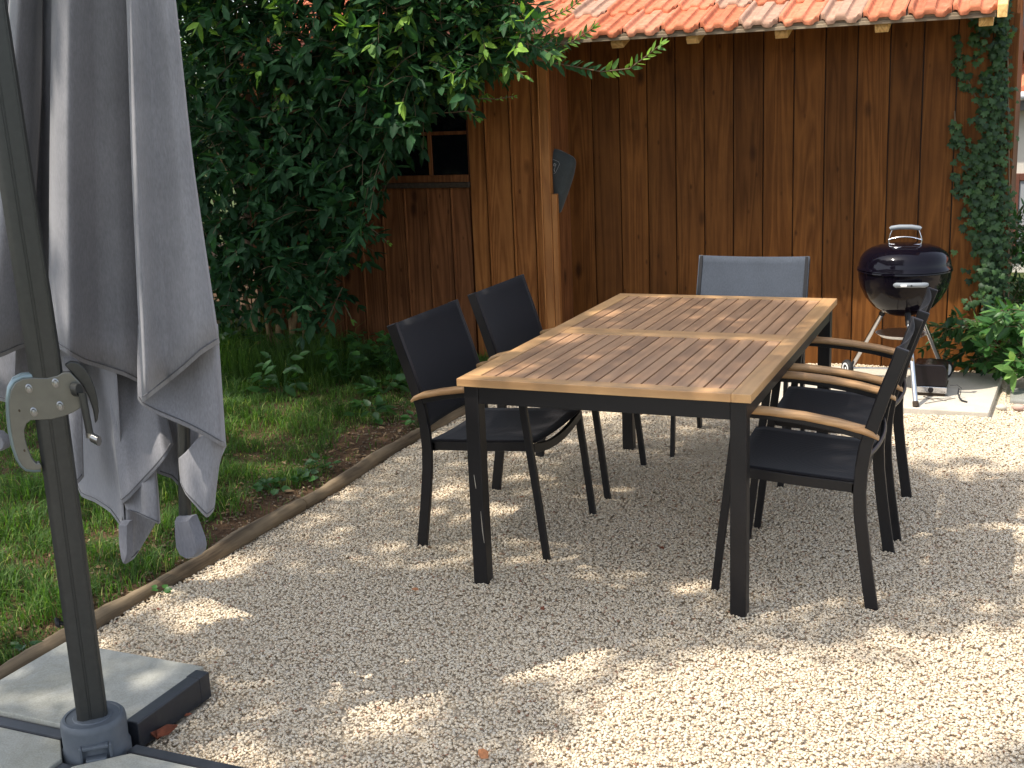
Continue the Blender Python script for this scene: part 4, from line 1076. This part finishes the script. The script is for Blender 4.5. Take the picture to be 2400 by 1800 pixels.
spray([(1040, 60), (1110, 50), (1180, 40), (1230, 20), (1260, -5)], 2.85, 2.75, .5, .06)
spray([(1080, 20), (1140, 0), (1180, -20), (1230, -30)], 2.85, 2.8, .5, .07)
spray([(1080, 85), (1130, 88), (1170, 80), (1210, 70)], 2.8, 2.75, .3, .06)
spray([(780, 480), (810, 500), (840, 525)], 2.95, 2.9, .3, .05)
spray([(700, 540), (740, 560), (770, 570)], 2.95, 2.9, .5, .06)
spray([(660, 620), (700, 640), (740, 650), (760, 690)], 2.9, 2.8, .2, .065)
for _ in range(190):   # top right mass above the roof corner
    px, py = lr.uniform(860, 1150), lr.uniform(-40, 140)
    if px > 1050 and py > 60 and lr.random() < .6: continue
    twig(LV, ST, at(px, py, lr.uniform(2.45, 2.9)), (lr.normal(.5, .4), lr.normal(-.3, .4), lr.normal(.2, .4)), lr.uniform(.15, .26), 5, lr.uniform(.07, .10), .3, .5 if lr.random() < .5 else 0, (.35, .8))
LV.mesh('foliage', M_LEAF, sh).location = (2.75, -3.0, 0)
o = ST.build('twigs', M_VINE, sh, smooth=180); o.location = (2.75, -3.0, 0)
for (px0, py0, px1, py1, px2, py2, r0) in ((600, 790, 606, 650, 600, 500, .028), (618, 790, 640, 640, 700, 420, .020), (590, 790, 570, 640, 540, 380, .018), (640, 790, 600, 560, 630, 240, .016), (575, 790, 520, 600, 450, 400, .016), (608, 790, 585, 700, 560, 640, .012), (560, 790, 545, 700, 540, 600, .009), (650, 790, 660, 700, 650, 600, .009)):
    mb = MB(); a = at(px0, py0, 2.85); a[2] = 0; b_ = at(px1, py1, 2.95); c = at(px2, py2, 2.85)
    pts = [a*(1-t)**2+b_*2*t*(1-t)*.5+b_*t*(1-t)+c*t*t for t in np.linspace(0, 1, 9)]
    pts = [a*(1-t)**2+2*b_*t*(1-t)+c*t*t for t in np.linspace(0, 1, 9)]
    mb.tube(pts, [r0*(1-.6*t) for t in np.linspace(0, 1, 9)], 10)
    o = mb.build('stem', M_BARK, sh, smooth=60); o.location = (2.75, -3.0, 0)
for path, Y, r0 in (([(575, 270), (600, 255), (640, 238), (690, 232)], 2.75, .010), ([(585, 262), (560, 290), (545, 310)], 2.75, .007), ([(470, 330), (490, 370), (505, 400)], 2.4, .004)):
    mb = MB(); mb.tube([tuple(at(x, y, Y)) for x, y in path], [r0, r0*.9, r0*.7, r0*.5][:len(path)], 8); o = mb.build('branch', M_BARK, sh, smooth=60); o.location = (2.75, -3.0, 0)

# --- ivy on the right end of the shed wall
iv_ = empty('ivy', (1.55, 3.70, 0), 0, 'dark green ivy climbing the right end of the shed wall', 'climbing plant')
def ivy_leaf_mesh(name, P_, dr, nr, sz, rnd, mat, parent):
    # five-lobed leaf as a fan
    ang = np.radians([-180, -140, -95, -70, -45, -22, 0, 22, 45, 70, 95, 140]); rad = np.array([.25, .62, .80, .48, .78, .55, 1.0, .55, .78, .48, .80, .62])
    n = len(P_); P_, dr, nr = map(np.asarray, (P_, dr, nr))
    dr = dr/np.linalg.norm(dr, axis=1, keepdims=True); sd = np.cross(dr, nr); sd /= np.linalg.norm(sd, axis=1, keepdims=True); nn = np.cross(sd, dr)
    sz = np.asarray(sz)[:, None, None]*.55
    V = P_[:, None, :]+sz*rad[None, :, None]*(np.cos(ang)[None, :, None]*dr[:, None, :]+np.sin(ang)[None, :, None]*sd[:, None, :])-nn[:, None, :]*sz*.25*(rad**2)[None, :, None]
    V = np.concatenate([P_[:, None, :]+nn[:, None, :]*sz*.08, V], 1); m_ = 13
    tri = np.array([(0, 1+i, 1+(i+1) % 12) for i in range(12)])
    return np_mesh(name, V.reshape(-1, 3), (tri[None]+np.arange(n)[:, None, None]*m_).reshape(-1, 3), np.repeat(rnd, m_), mat, parent, smooth=True)
ip, idr, inr, isz, irn = [], [], [], [], []
def ivyclump(px, py, sx, sy, n_, size=(.034, .066), dep=.06, br=(.0, .85)):
    if px > 2130: px -= 6; sx *= .85
    for _ in range(int(n_*.54)):
        x, y = lr.normal(px, sx), lr.normal(py, sy)
        q = at(x, y, WY-.012-lr.uniform(0, dep)); 
        if q[2] < .03: continue
        ip.append(q); idr.append(unit((lr.normal(0, .5), -.35, -1+lr.normal(0, .35)))); inr.append(unit((lr.normal(0, .35), -1, .45+lr.normal(0, .3))))
        isz.append(lr.uniform(*size)); irn.append(lr.uniform(*br))
for (px, py, sx, sy, n_) in ((2068, 90, 5, 12, 16), (2072, 130, 7, 12, 22), (2080, 160, 8, 10, 20), (2092, 190, 9, 9, 20), (2115, 80, 14, 14, 22), (2125, 45, 20, 12, 26),
        (2110, 110, 10, 14, 8), (2150, 70, 16, 22, 60), (2160, 120, 12, 25, 50), (2135, 170, 14, 20, 40), (2150, 200, 16, 22, 60), (2140, 250, 20, 22, 80), (2150, 300, 22, 22, 90), (2064, 285, 6, 10, 18),
        (2072, 305, 7, 12, 24), (2080, 330, 8, 14, 30), (2095, 355, 9, 14, 30), (2110, 330, 12, 20, 20), (2140, 350, 18, 20, 80), (2065, 390, 6, 10, 16), (2075, 410, 8, 12, 22), (2120, 400, 25, 22, 120), (2140, 440, 25, 22, 150), (2110, 470, 16, 16, 60),
        (2140, 490, 20, 22, 130), (2135, 540, 20, 22, 120), (2150, 590, 18, 22, 110), (2125, 600, 16, 18, 50), (2140, 650, 16, 22, 80), (2145, 700, 16, 22, 70), (2135, 750, 15, 18, 40), (2095, 660, 10, 14, 10), (2098, 700, 8, 10, 8)):
    ivyclump(px, py, sx, sy, n_, dep=.10 if px > 2130 else .04)
for t in np.linspace(0, 1, 90):
    q = at(2167+3*math.sin(t*20), -20+t*720, WY-.03)
    for _ in range(7):
        ip.append(q+lr.normal(0, .022, 3)*np.array([1, 1.4, 1])); idr.append(unit((.3+lr.normal(0, .5), -.2, -1+lr.normal(0, .4)))); inr.append(unit((.6+lr.normal(0, .4), -.7, .4+lr.normal(0, .3))))
        isz.append(lr.uniform(.025, .05)); irn.append(lr.uniform(.0, .8))
o = ivy_leaf_mesh('foliage', ip, idr, inr, isz, np.array(irn), M_IVY, iv_); o.location = (-1.55, -3.70, 0)
mb = MB()
for path in ([(2185, 800), (2165, 600), (2150, 400), (2165, 200), (2170, 30)], [(2165, 600), (2120, 470), (2085, 350), (2064, 280), (2062, 240)], [(2150, 320), (2110, 215), (2080, 150), (2068, 75)], [(2160, 640), (2130, 500), (2085, 420), (2065, 385)], [(2178, 700), (2180, 400), (2178, 200), (2176, 60)], [(2150, 760), (2110, 690), (2095, 640)]):
    mb.tube([tuple(at(x, y, WY-.014)) for x, y in path], .004, 6, cap=False)
o = mb.build('vine_stem', M_VINE, iv_, smooth=180); o.location = (-1.55, -3.70, 0)

# --- bushes right of the grill
def bush(name, base, lab, n_, box, ll, young, dens_dir, br=(.2, .7), stems=7):
    e = empty(name, base, 0, lab, 'bush'); LVb = Leaves(); sb = MB()
    for _ in range(n_):
        px, py = lr.uniform(box[0], box[2]), lr.uniform(box[1], box[3])
        t_ = (px-box[0])/(box[2]-box[0])
        q = at(px, py, lr.uniform(box[4], box[5]))
        if q[2] < .04: continue
        twig(LVb, sb, q, (lr.normal(dens_dir[0], .5), lr.normal(dens_dir[1], .4), lr.normal(dens_dir[2], .4)), lr.uniform(.10, .2), 4, ll*lr.uniform(.8, 1.2), .35, young if lr.random() < .5 else 0, br, ratio=.42)
    o = LVb.mesh('foliage', M_BUSH, e); o.location = (-base[0], -base[1], -base[2])
    for _ in range(stems):
        q = at(lr.uniform(box[0]+20, box[2]), lr.uniform(box[1], box[3]-30), .5*(box[4]+box[5])); b0 = Vector(base)+Vector((lr.normal(0, .03), lr.normal(0, .03), 0))
        sb.tube([b0, b0.lerp(Vector(q), .5)+Vector((0, 0, .06)), q], [.006, .004, .002], 6, cap=False)
    o = sb.build('stems', M_VINE, e, smooth=180); o.location = (-base[0], -base[1], -base[2])
    return e
bush('leafy_bush', (1.86, 3.42, 0), 'bright green leafy bush at the right edge beyond the paving', 70, (2150, 668, 2330, 805, 3.25, 3.65), .10, .5, (-.3, -.5, .2), (.45, .85))  # leaf tone brightened for the sunlit part of the bush
bush('low_bush', (1.60, 3.62, 0), 'shade-darkened low branches spreading over the paving behind the grill', 24, (2045, 690, 2150, 770, 3.45, 3.66), .075, 0, (-.7, -.3, .0), (-.4, .3), 5)  # same leaves, with shade put into a darker tone
bush('upright_bush', (2.0, 3.9, 0), 'thin upright dark bush against the neighbouring house, above the bright bush', 170, (2178, 470, 2330, 700, 3.75, 4.3), .055, 0, (.1, -.3, .7), (.0, .6))

# ------------------------------------------------------------------ lawn and weeds
n = 170000
gx = RN.uniform(-5.2, -1.065, n); gy = RN.uniform(-1.6, 3.3, n)
P = np.stack([gx, gy, np.zeros(n)], 1); u, v, w = project(P)
def patch(x, y):
    return np.sin(2.3*x+1.1*y)+np.sin(3.7*y-1.9*x+2)+.8*np.sin(7*x+4*y+1)+.6*np.sin(9*y-6*x)
wid = .10+.26*np.clip((gy+.1)/1.4, 0, 1)+.07*np.sin(5*gy)+.04*np.sin(13*gy)
bare = np.clip((gx+1.07+wid)/.16, 0, 1)*np.clip((gy+.95)/.4, 0, 1)   # bare soil strip along the log, towards the shed
keep = (u > -200) & (u < 1300) & (v > 500) & (v < 1750) & (w > .5)
keep &= RN.random(n) > np.clip(.93*bare+.05+.10*(patch(gx, gy) < -.6)+.15*(patch(gx*1.7, gy*1.7) > 1.2), 0, .96)
P = P[keep]; n = len(P)
P[:, 2] = .012+.9*np.array([hnoise(a, b_) for a, b_ in P[:, :2]])+np.where(P[:, 0] < -1.3, .03, 0)*np.minimum(1, (-1.3-P[:, 0]))-.003
cl = np.sin(13*P[:, 0]+7*P[:, 1])*np.sin(11*P[:, 1]-9*P[:, 0]+1)
h = RN.uniform(.018, .062, n)*(1+.35*np.clip(patch(P[:, 0]*1.3, P[:, 1]*1.3), -1, 2))*(1+.9*np.clip(cl, -.4, 1))
h *= 1+2.2*np.clip((P[:, 1]-2.1)/.9, 0, 1)*np.clip((-P[:, 0]-1.6)/.5, 0, 1)
az = RN.uniform(0, 2*np.pi, n); lean = RN.uniform(.2, 1.3, n)
dx, dy = np.cos(az), np.sin(az); wv = RN.uniform(.0012, .0028, n)
sx, sy = -dy*wv, dx*wv; Z = np.zeros(n)
b0 = P+np.stack([sx, sy, Z], 1); b1 = P-np.stack([sx, sy, Z], 1)
m_ = P+np.stack([dx*h*lean*.35, dy*h*lean*.35, h*.6], 1); m0 = m_+np.stack([sx, sy, Z], 1)*.8; m1 = m_-np.stack([sx, sy, Z], 1)*.8
t_ = P+np.stack([dx*h*lean, dy*h*lean, h*(1-.25*lean)], 1)
V = np.stack([b0, b1, m0, m1, t_], 1).reshape(-1, 3)
tri = np.array([(0, 1, 3), (0, 3, 2), (2, 3, 4)]); Tt = (tri[None]+np.arange(n)[:, None, None]*5).reshape(-1, 3)
rg = np.clip(RN.normal(.42, .2, n)+.14*patch(P[:, 0]*2.1, P[:, 1]*2.1)*.5, 0, .85); rg[RN.random(n) < .07] = 1.0
tag(np_mesh('grass', V, Tt, np.repeat(rg, 5), M_GRASS, smooth=True), 'uneven green lawn left of the edging log', kind='stuff')
M_PEB = soilmat('soil_pebble', (.10, .075, .05), (.36, .29, .21), 90)
# dry litter and pebbles on the soil strip
n = 6000
gx = RN.uniform(-2.6, -1.07, n); gy = RN.uniform(-1.5, 3.3, n); keep = RN.random(n) < np.clip((gx+1.75)/.5, .0, 1)*np.clip((gy+1.0)/.4, .1, 1)
P = np.stack([gx, gy, .02+.9*np.array([hnoise(a, b_) for a, b_ in zip(gx, gy)])], 1)[keep]; n = len(P)
tag(stones('soil_pebbles', P, RN.uniform(.003, .008, n), np.clip(RN.beta(1.2, 3, n), 0, 1), M_PEB), 'small stones scattered on the bare soil', kind='stuff')
LVl = Leaves()
for _ in range(2600):
    x, y = lr.uniform(-2.6, -1.07), lr.uniform(-1.3, 3.3)
    if x < -1.8 and lr.random() < .6: continue
    a = lr.uniform(0, 6.28); L = lr.uniform(.012, .05)
    LVl.add((x, y, .026+.9*hnoise(x, y)), (math.cos(a), math.sin(a), lr.normal(0, .15)), (lr.normal(0, .3), lr.normal(0, .3), 1), L, L*lr.uniform(.08, .5), lr.random())
M_LITTER = leafmat('litter', (.10, .06, .03), (.24, .16, .09), (.42, .32, .20), .1, .8, .1)
tag(LVl.mesh('leaf_litter', M_LITTER), 'dry leaves and twigs littering the bare soil', kind='stuff')

# ground-cover weeds: low rosettes, one thing each where they can be told apart
def weed(px, py, n_, ll, h_, lab, cat='weed', ratio=.6, br=(.3, .8), spread=.06, mat=None, group=None):
    c = gnd(px, py, .02); e = empty('weed', tuple(c), 0, lab, cat, group); L_ = Leaves(); sb = MB()
    for i in range(n_):
        a = lr.uniform(0, 6.28); r_ = spread*math.sqrt(lr.random()); z = h_*lr.uniform(.25, 1)
        q = np.array([math.cos(a)*r_, math.sin(a)*r_, z])
        L = ll*lr.uniform(.7, 1.2)
        L_.add(q, (math.cos(a)+lr.normal(0, .3), math.sin(a)+lr.normal(0, .3), lr.normal(.1, .3)), (lr.normal(0, .3), -.35+lr.normal(0, .3), 1), L, L*ratio, lr.uniform(*br))
        if i % 2 == 0: sb.tube([(0, 0, 0), tuple(q*np.array([.5, .5, .6])), tuple(q)], .0014, 4, cap=False)
    L_.mesh('leaves', mat or M_WEED, e, shape='broad'); sb.build('stalks', M_WEED, e)
    return e
weed(690, 770, 16, .10, .17, 'bright broad-leaved plant at the foot of the tall shrub', 'plant', .75, (.55, .9), .07)
weed(725, 800, 18, .08, .12, 'broad-leaved plant right of the bright one, against the shed boards', 'plant', .7, (.3, .7), .08)
weed(800, 800, 60, .06, .24, 'nettle-like clump in front of the left shed wall', 'plant', .55, (.2, .6), .12)
weed(850, 812, 60, .06, .26, 'green weed clump directly behind the nearest left chair', 'plant', .5, (.5, .9), .10)
weed(770, 815, 34, .055, .10, 'dark low weed clump between the shrub and the chair', 'plant', .6, (.0, .4), .12)
weed(905, 925, 26, .045, .09, 'small weed clump between the chair leg and the edging log', 'plant', .55, (.4, .8), .06)
weed(985, 880, 26, .05, .09, 'weed clump seen under the armrest of the nearest left chair', 'plant', .55, (.5, .9), .07)
weed(700, 1010, 22, .04, .05, 'flat dark weed beside the middle of the edging log', 'plant', .6, (.1, .5), .07)
weed(655, 1040, 20, .045, .04, 'rosette of rounded leaves against the edging log', 'plant', .75, (.2, .6), .06)
weed(590, 1060, 22, .04, .04, 'rosette of crinkled leaves left of the edging log rosette', 'plant', .75, (.3, .7), .06)
weed(350, 1282, 5, .030, .03, 'tiny green seedling growing over the near edging log', 'plant', .8, (.6, .8), .015)
weed(60, 1418, 12, .035, .04, 'small blue-green weed by the log at the left edge', 'plant', .7, (.1, .4), .04)
for k, (px, py, n_, lab) in enumerate(((640, 800, 34, 'leafy clump in front of the tall shrub stems'), (745, 830, 30, 'dim leafy clump below the broad-leaved plants'), (830, 850, 26, 'low leaves on the soil behind the nearest left chair'),
        (520, 800, 36, 'leafy clump right beside the hanging parasol cloth'), (880, 790, 34, 'leafy clump against the shed behind the left chair back'), (610, 860, 26, 'low leaves at the front of the tall grass tuft'), (800, 900, 18, 'sparse sprig on the bare soil left of the chair'))):
    weed(px, py, int(n_*1.5), .08, .24 if k not in (2, 6) else .07, lab, 'plant', .55, (.0, .55), .13)
# tall grass tuft by the shrub stems
e = empty('grass_tuft', tuple(gnd(560, 830, .02)), 0, 'tall dark grass tuft under the left side of the tall shrub', 'grass tuft')
L_ = Leaves()
for _ in range(900):
    a = lr.uniform(0, 6.28); r_ = math.sqrt(lr.random())
    L = lr.uniform(.12, .34)
    L_.add((r_*math.cos(a)*.38, r_*math.sin(a)*.26+.1, -.02), (math.cos(a)*.45+lr.normal(0, .2), math.sin(a)*.45+lr.normal(0, .2), 1), (math.cos(a), math.sin(a), .3), L, .005, lr.uniform(.05, .5))
L_.mesh('blades', M_GRASS, e, curl=.9)

# dead leaves and bits on the gravel
dl = [(340, 1600, .055, 0, 'crumpled red-brown dead leaf beside the parasol base'), (1170, 1312, .022, 0, 'dark brown bark bit on the gravel in front of the table'), (905, 1276, .022, 1, 'small orange dry leaf on the gravel left of the table leg'),
      (1055, 1640, .035, 1, 'brown dry leaf at the bottom edge of the gravel'), (1425, 1182, .020, 0, 'dark chip on the gravel under the table'), (1485, 1510, .018, 0, 'red-brown speck of bark on the sunlit gravel'),
      (345, 1318, .012, 0, 'dark bit of bark on the gravel by the near log'), (727, 1164, .012, 0, 'tiny dark bit on the gravel right of the hanging parasol cloth'), (398, 1548, .016, 0, 'dark bit of bark right of the parasol base bar'), (1120, 1075, .02, 1, 'orange leaf fragment behind the near left table leg')]
for i, (px, py, L, k, lab) in enumerate(dl):
    c = gnd(px, py, .013); L *= 1.45; L_ = Leaves()
    for j in range(3 if i == 0 else 1):
        a = lr.uniform(0, 6.28)
        L_.add((0, 0, .002+.003*j), (math.cos(a), math.sin(a), .25), (lr.normal(0, .4), lr.normal(0, .4), 1), L, L*.55, .5)
    o = L_.mesh('dead_leaf', M_DEADLEAF2 if k else M_DEADLEAF, curl=.8); o.location = tuple(c); tag(o, lab, 'dead leaf', 'leaf bits on the gravel')

LVg = Leaves(); k = 0
while k < 260:
    x, y = lr.uniform(-1.0, 2.4), lr.uniform(-1.9, 2.6)
    a = lr.uniform(0, 6.28); L = lr.uniform(.008, .03); thin = lr.random() < .6
    LVg.add((x, y, .009), (math.cos(a), math.sin(a), lr.normal(0, .1)), (lr.normal(0, .2), lr.normal(0, .2), 1), L*(1.6 if thin else .8), L*(.09 if thin else .4), lr.random()*.7); k += 1
tag(LVg.mesh('gravel_litter', M_LITTER), 'fine twigs and brown bits scattered over the gravel', kind='stuff')

# ------------------------------------------------------------------ neighbour's house and far greenery
hs = empty('neighbour_house', (2.6, 8.2, 0), 0, 'cream neighbouring house with red tile roof and white gutter at the right edge', 'house')
def H(mb, name, mat, parent=None, **k):
    o = mb.build(name, mat, parent or hs, **k)
    if parent is None: o.location = (-2.6, -8.2, 0)
    return o
mb = MB(); mb.box((1.2, 8.0, -.05), (7.5, 12, 1.50)); H(mb, 'wall', M_STUCCO)
mb = MB()
for row in range(6):
    for c in range(24):
        x0 = 1.05+c*.27
        mb.add([(x0, 7.86+row*.3, 1.54+row*.19), (x0+.06, 7.86+row*.3, 1.58+row*.19), (x0+.16, 7.86+row*.3, 1.575+row*.19), (x0+.262, 7.86+row*.3, 1.54+row*.19),
                (x0, 8.2+row*.3, 1.725+row*.19), (x0+.06, 8.2+row*.3, 1.765+row*.19), (x0+.16, 8.2+row*.3, 1.76+row*.19), (x0+.262, 8.2+row*.3, 1.725+row*.19),
                (x0, 7.86+row*.3, 1.515+row*.19), (x0+.262, 7.86+row*.3, 1.515+row*.19)],
               [(0, 1, 5, 4), (1, 2, 6, 5), (2, 3, 7, 6), (0, 8, 9, 3, 2, 1)], rr.uniform(.3, .9))
H(mb, 'roof', M_TILE)
mb = MB(); mb.box((1.3, 7.95, 1.86), (1.72, 8.6, 2.6)); H(mb, 'chimney_flashing', plain('dark_slate', (.05, .05, .055), .6, 0, .4, .3, 20), bevel=.01)
mb = MB(); mb.tube([(1.0, 7.80, 1.495), (7.6, 7.80, 1.495)], .035, 10); H(mb, 'gutter', plain('white_gutter', (.8, .82, .85), .4), smooth=60)
mb = MB(); mb.box((1.15, 7.84, 1.37), (7.5, 7.998, 1.455)); H(mb, 'soffit_board', plain('grey_soffit', (.14, .14, .13), .7), bevel=.004)
mb = MB(); mb.box((1.60, 7.96, .10), (1.66, 7.999, .83)); mb.box((1.6605, 7.96, .77), (2.6, 7.999, .83)); mb.box((2.55, 7.96, .10), (2.6, 7.999, .7695)); fr = H(mb, 'window', plain('brown_frame', (.14, .05, .03), .5), bevel=.003)
mb = MB(); mb.box((1.665, 7.975, .10), (2.545, 7.995, .765)); mb.build('pane', plain('net_curtain_pane', (.35, .36, .37), .15), fr)

def tree(name, base, h_, rx, rz, n_, ll, lab, mat, tr_=.08, seed=1, group=None):
    e = empty(name, base, 0, lab, 'tree', group); g = np.random.default_rng(seed); L_ = Leaves()
    cl = [(g.normal(0, rx*.45), g.normal(0, rx*.45), h_+g.normal(0, rz*.4), g.uniform(.35, .6)) for _ in range(14)]
    for _ in range(n_):
        c = cl[g.integers(len(cl))]; d = unit(g.normal(0, 1, 3)); r_ = c[3]*rx*g.uniform(.6, 1)
        q = np.array(c[:3])+d*r_*np.array([1, 1, rz/rx])
        L = ll*g.uniform(.7, 1.3)
        L_.add(q, unit(d+g.normal(0, .5, 3)-np.array([0, 0, .4])), unit(d+g.normal(0, .5, 3)+np.array([0, 0, .6])), L, L*.45, g.uniform(0, .8))
    L_.mesh('crown', mat, e)
    mb = MB(); mb.tube([(0, 0, 0), (.05, 0, h_*.5), (0, .05, h_*.9)], [tr_, tr_*.8, tr_*.4], 10)
    for c in cl[:8]: mb.tube([(.03, 0, h_*.5), (c[0]*.5, c[1]*.5, (h_*.5+c[2])*.5+.1), c[:3]], [tr_*.4, tr_*.25, tr_*.1], 7)
    mb.build('trunk', M_BARKD, e, smooth=60); return e
tree('garden_tree', (-6.2, 7.5, 0), 2.3, 2.0, 1.9, 9000, .11, 'leafy tree behind the tall shrub at the left', M_TREE, .10, 4)
tree('garden_tree', (-4.6, 8.8, 0), 2.8, 1.7, 2.0, 7000, .11, 'leafy tree farther back behind the shed', M_TREE, .10, 9)
tree('garden_tree', (-8.6, 5.4, 0), 2.2, 1.8, 1.9, 6000, .11, 'leafy tree beyond the lawn at the far left', M_TREE, .10, 12)

# ------------------------------------------------------------------ unseen tree overhead, its leaves placed to shade all but the lit spots
SH = np.array([SUN_AZX, SUN_AZY])/math.tan(R(SUN_EL))          # ground offset per metre of height, towards the sun
lit = [(900, 1265, .12), (945, 1300, .15), (1180, 1400, .10), (1120, 1400, .12), (1040, 1415, .13), (1230, 1425, .13), (1160, 1430, .14), (1290, 1420, .10), (540, 1330, .12), (450, 1330, .14), (590, 1360, .12), (500, 1220, .12), (470, 1250, .1), (820, 1335, .10), (860, 1360, .10),
       (790, 1445, .12), (880, 1400, .12), (980, 1385, .10), (830, 1545, .15), (780, 1560, .08), (1420, 1500, .20), (1350, 1560, .14), (1560, 1450, .16), (1700, 1470, .22), (1850, 1480, .22), (1650, 1560, .26), (1800, 1580, .28), (1500, 1600, .26), (1980, 1540, .28), (2100, 1500, .28), (2180, 1400, .2), (2060, 1420, .16), (1950, 1390, .12),
       (1350, 1640, .2), (2150, 1210, .12), (2100, 1230, .10), (2200, 1150, .12), (1200, 1610, .08), (1310, 1500, .06), (250, 1600, .06), (500, 1640, .14), (2130, 930, .35), (2000, 960, .3), (1900, 900, .3), (2200, 980, .25), (2080, 1020, .1),
       (1500, 1000, .10), (1440, 1090, .10), (1350, 1110, .08), (1290, 1135, .06), (1330, 1195, .10), (1250, 1210, .08), (1510, 1270, .09), (1700, 1310, .05), (1140, 1105, .07), (980, 1060, .10), (1060, 1100, .08),
       (100, 1250, .28), (250, 1180, .25), (60, 1150, .3), (330, 1300, .10), (560, 940, .22), (620, 900, .18), (490, 900, .2), (700, 1120, .06), (150, 1330, .22), (30, 1330, .3), (340, 1120, .14), (600, 1020, .14), (200, 1400, .1), (720, 1060, .14)]
litg = np.array([list(gnd(px, py)[:2])+[r_] for px, py, r_ in lit])
# sunlit spots on the table top, parasol cloth and end chair
for (px, py, z, r_) in ((1700, 700, .74, .045), (1590, 690, .74, .06), (1500, 660, .74, .05), (1680, 740, .74, .05), (1350, 645, .74, .05), (1400, 660, .74, .04), (1760, 700, .74, .04), (1560, 760, .74, .03), (1400, 830, .74, .05)):
    g = gnd(px, py, z)-np.array([*(SH*z), 0]); litg = np.vstack([litg, [g[0], g[1], r_]])
for (px, py, Y, r_) in ((126, 250, -1.13, .03), (126, 350, -1.13, .03), (126, 450, -1.13, .03), (126, 550, -1.13, .03), (126, 650, -1.13, .03), (305, 420, -1.17, .035), (310, 500, -1.17, .035), (315, 580, -1.17, .035), (320, 660, -1.17, .035), (325, 740, -1.17, .035), (400, 900, -1.12, .05), (440, 930, -1.12, .04), (350, 890, -1.14, .035), (405, 1000, -1.04, .03), (325, 830, -1.17, .03)):
    q = at(px, py, Y); g = q[:2]-SH*q[2]; litg = np.vstack([litg, [g[0], g[1], r_]])
for (px, py) in ((1600, 570), (1660, 590), (1700, 600), (1640, 620)):
    q = at(px, py, 2.2); g = q[:2]-SH*q[2]; litg = np.vstack([litg, [g[0], g[1], .16]])
ot = empty('overhanging_tree', (-3.4, -5.4, 0), 0, 'large tree overhanging the terrace from the near left, dappling it with shade', 'tree')
tg = np.random.default_rng(5); n = 74000
gx = tg.uniform(-4.4, 3.6, n); gy = tg.uniform(-3.6, 3.7, n)
d = np.sqrt((gx[:, None]-litg[None, :, 0])**2+(gy[:, None]-litg[None, :, 1])**2)/litg[None, :, 2]
shade = np.clip((d.min(1)-.75)/.5, 0, 1)
edge = np.clip((np.where(gx < -.9, 3.7, 2.6)-gy+.25*np.sin(6*gx))/.5, 0, 1)
gap = np.clip(.85+.25*np.sin(7.1*gx+3*gy)*np.sin(6.3*gy-2*gx+1), 0, 1)
gap = np.where((gx > .25) & (gx < 1.35) & (gy > .25) & (gy < 2.15), 1.0, gap); gap = np.where((gx < -1.0) & (gy > 1.9), 1.0, gap)
keep = tg.random(n) < shade*edge*gap*np.where(gx > 1.9, .75, 1)
gx, gy = gx[keep], gy[keep]; n = len(gx)
hh = tg.uniform(5.0, 6.8, n)+.25*np.sin(3*gx)*np.sin(2.5*gy)
P = np.stack([gx+SH[0]*hh, gy+SH[1]*hh, hh], 1)
dirs = np.stack([tg.normal(0, 1, n), tg.normal(0, 1, n), tg.normal(-.3, .3, n)], 1); nrm = np.stack([tg.normal(SH[0], .4, n), tg.normal(SH[1], .4, n), np.ones(n)], 1)
L = tg.uniform(.065, .11, n)
leaf_mesh('crown', P, dirs, nrm, L, L*.5, tg.uniform(0, .8, n), M_TREE, ot).location = (3.4, 5.4, 0)
mb = MB(); mb.tube([(0, 0, 0), (.05, .02, 1.8), (.0, .1, 3.8), (.2, .4, 5.6)], [.17, .14, .12, .09], 14)
for k in range(16):
    a = tg.uniform(-.2, 1.75); Lb = tg.uniform(2, 4.8)
    e_ = (math.cos(a)*Lb-.6, math.sin(a)*Lb-.8, 5.8+tg.normal(0, .3)); mb.tube([(.1, .2, 4.6), (e_[0]*.4, e_[1]*.4, 5.5), e_], [.04, .025, .008], 7)
mb.build('trunk', M_BARKD, ot, smooth=60)
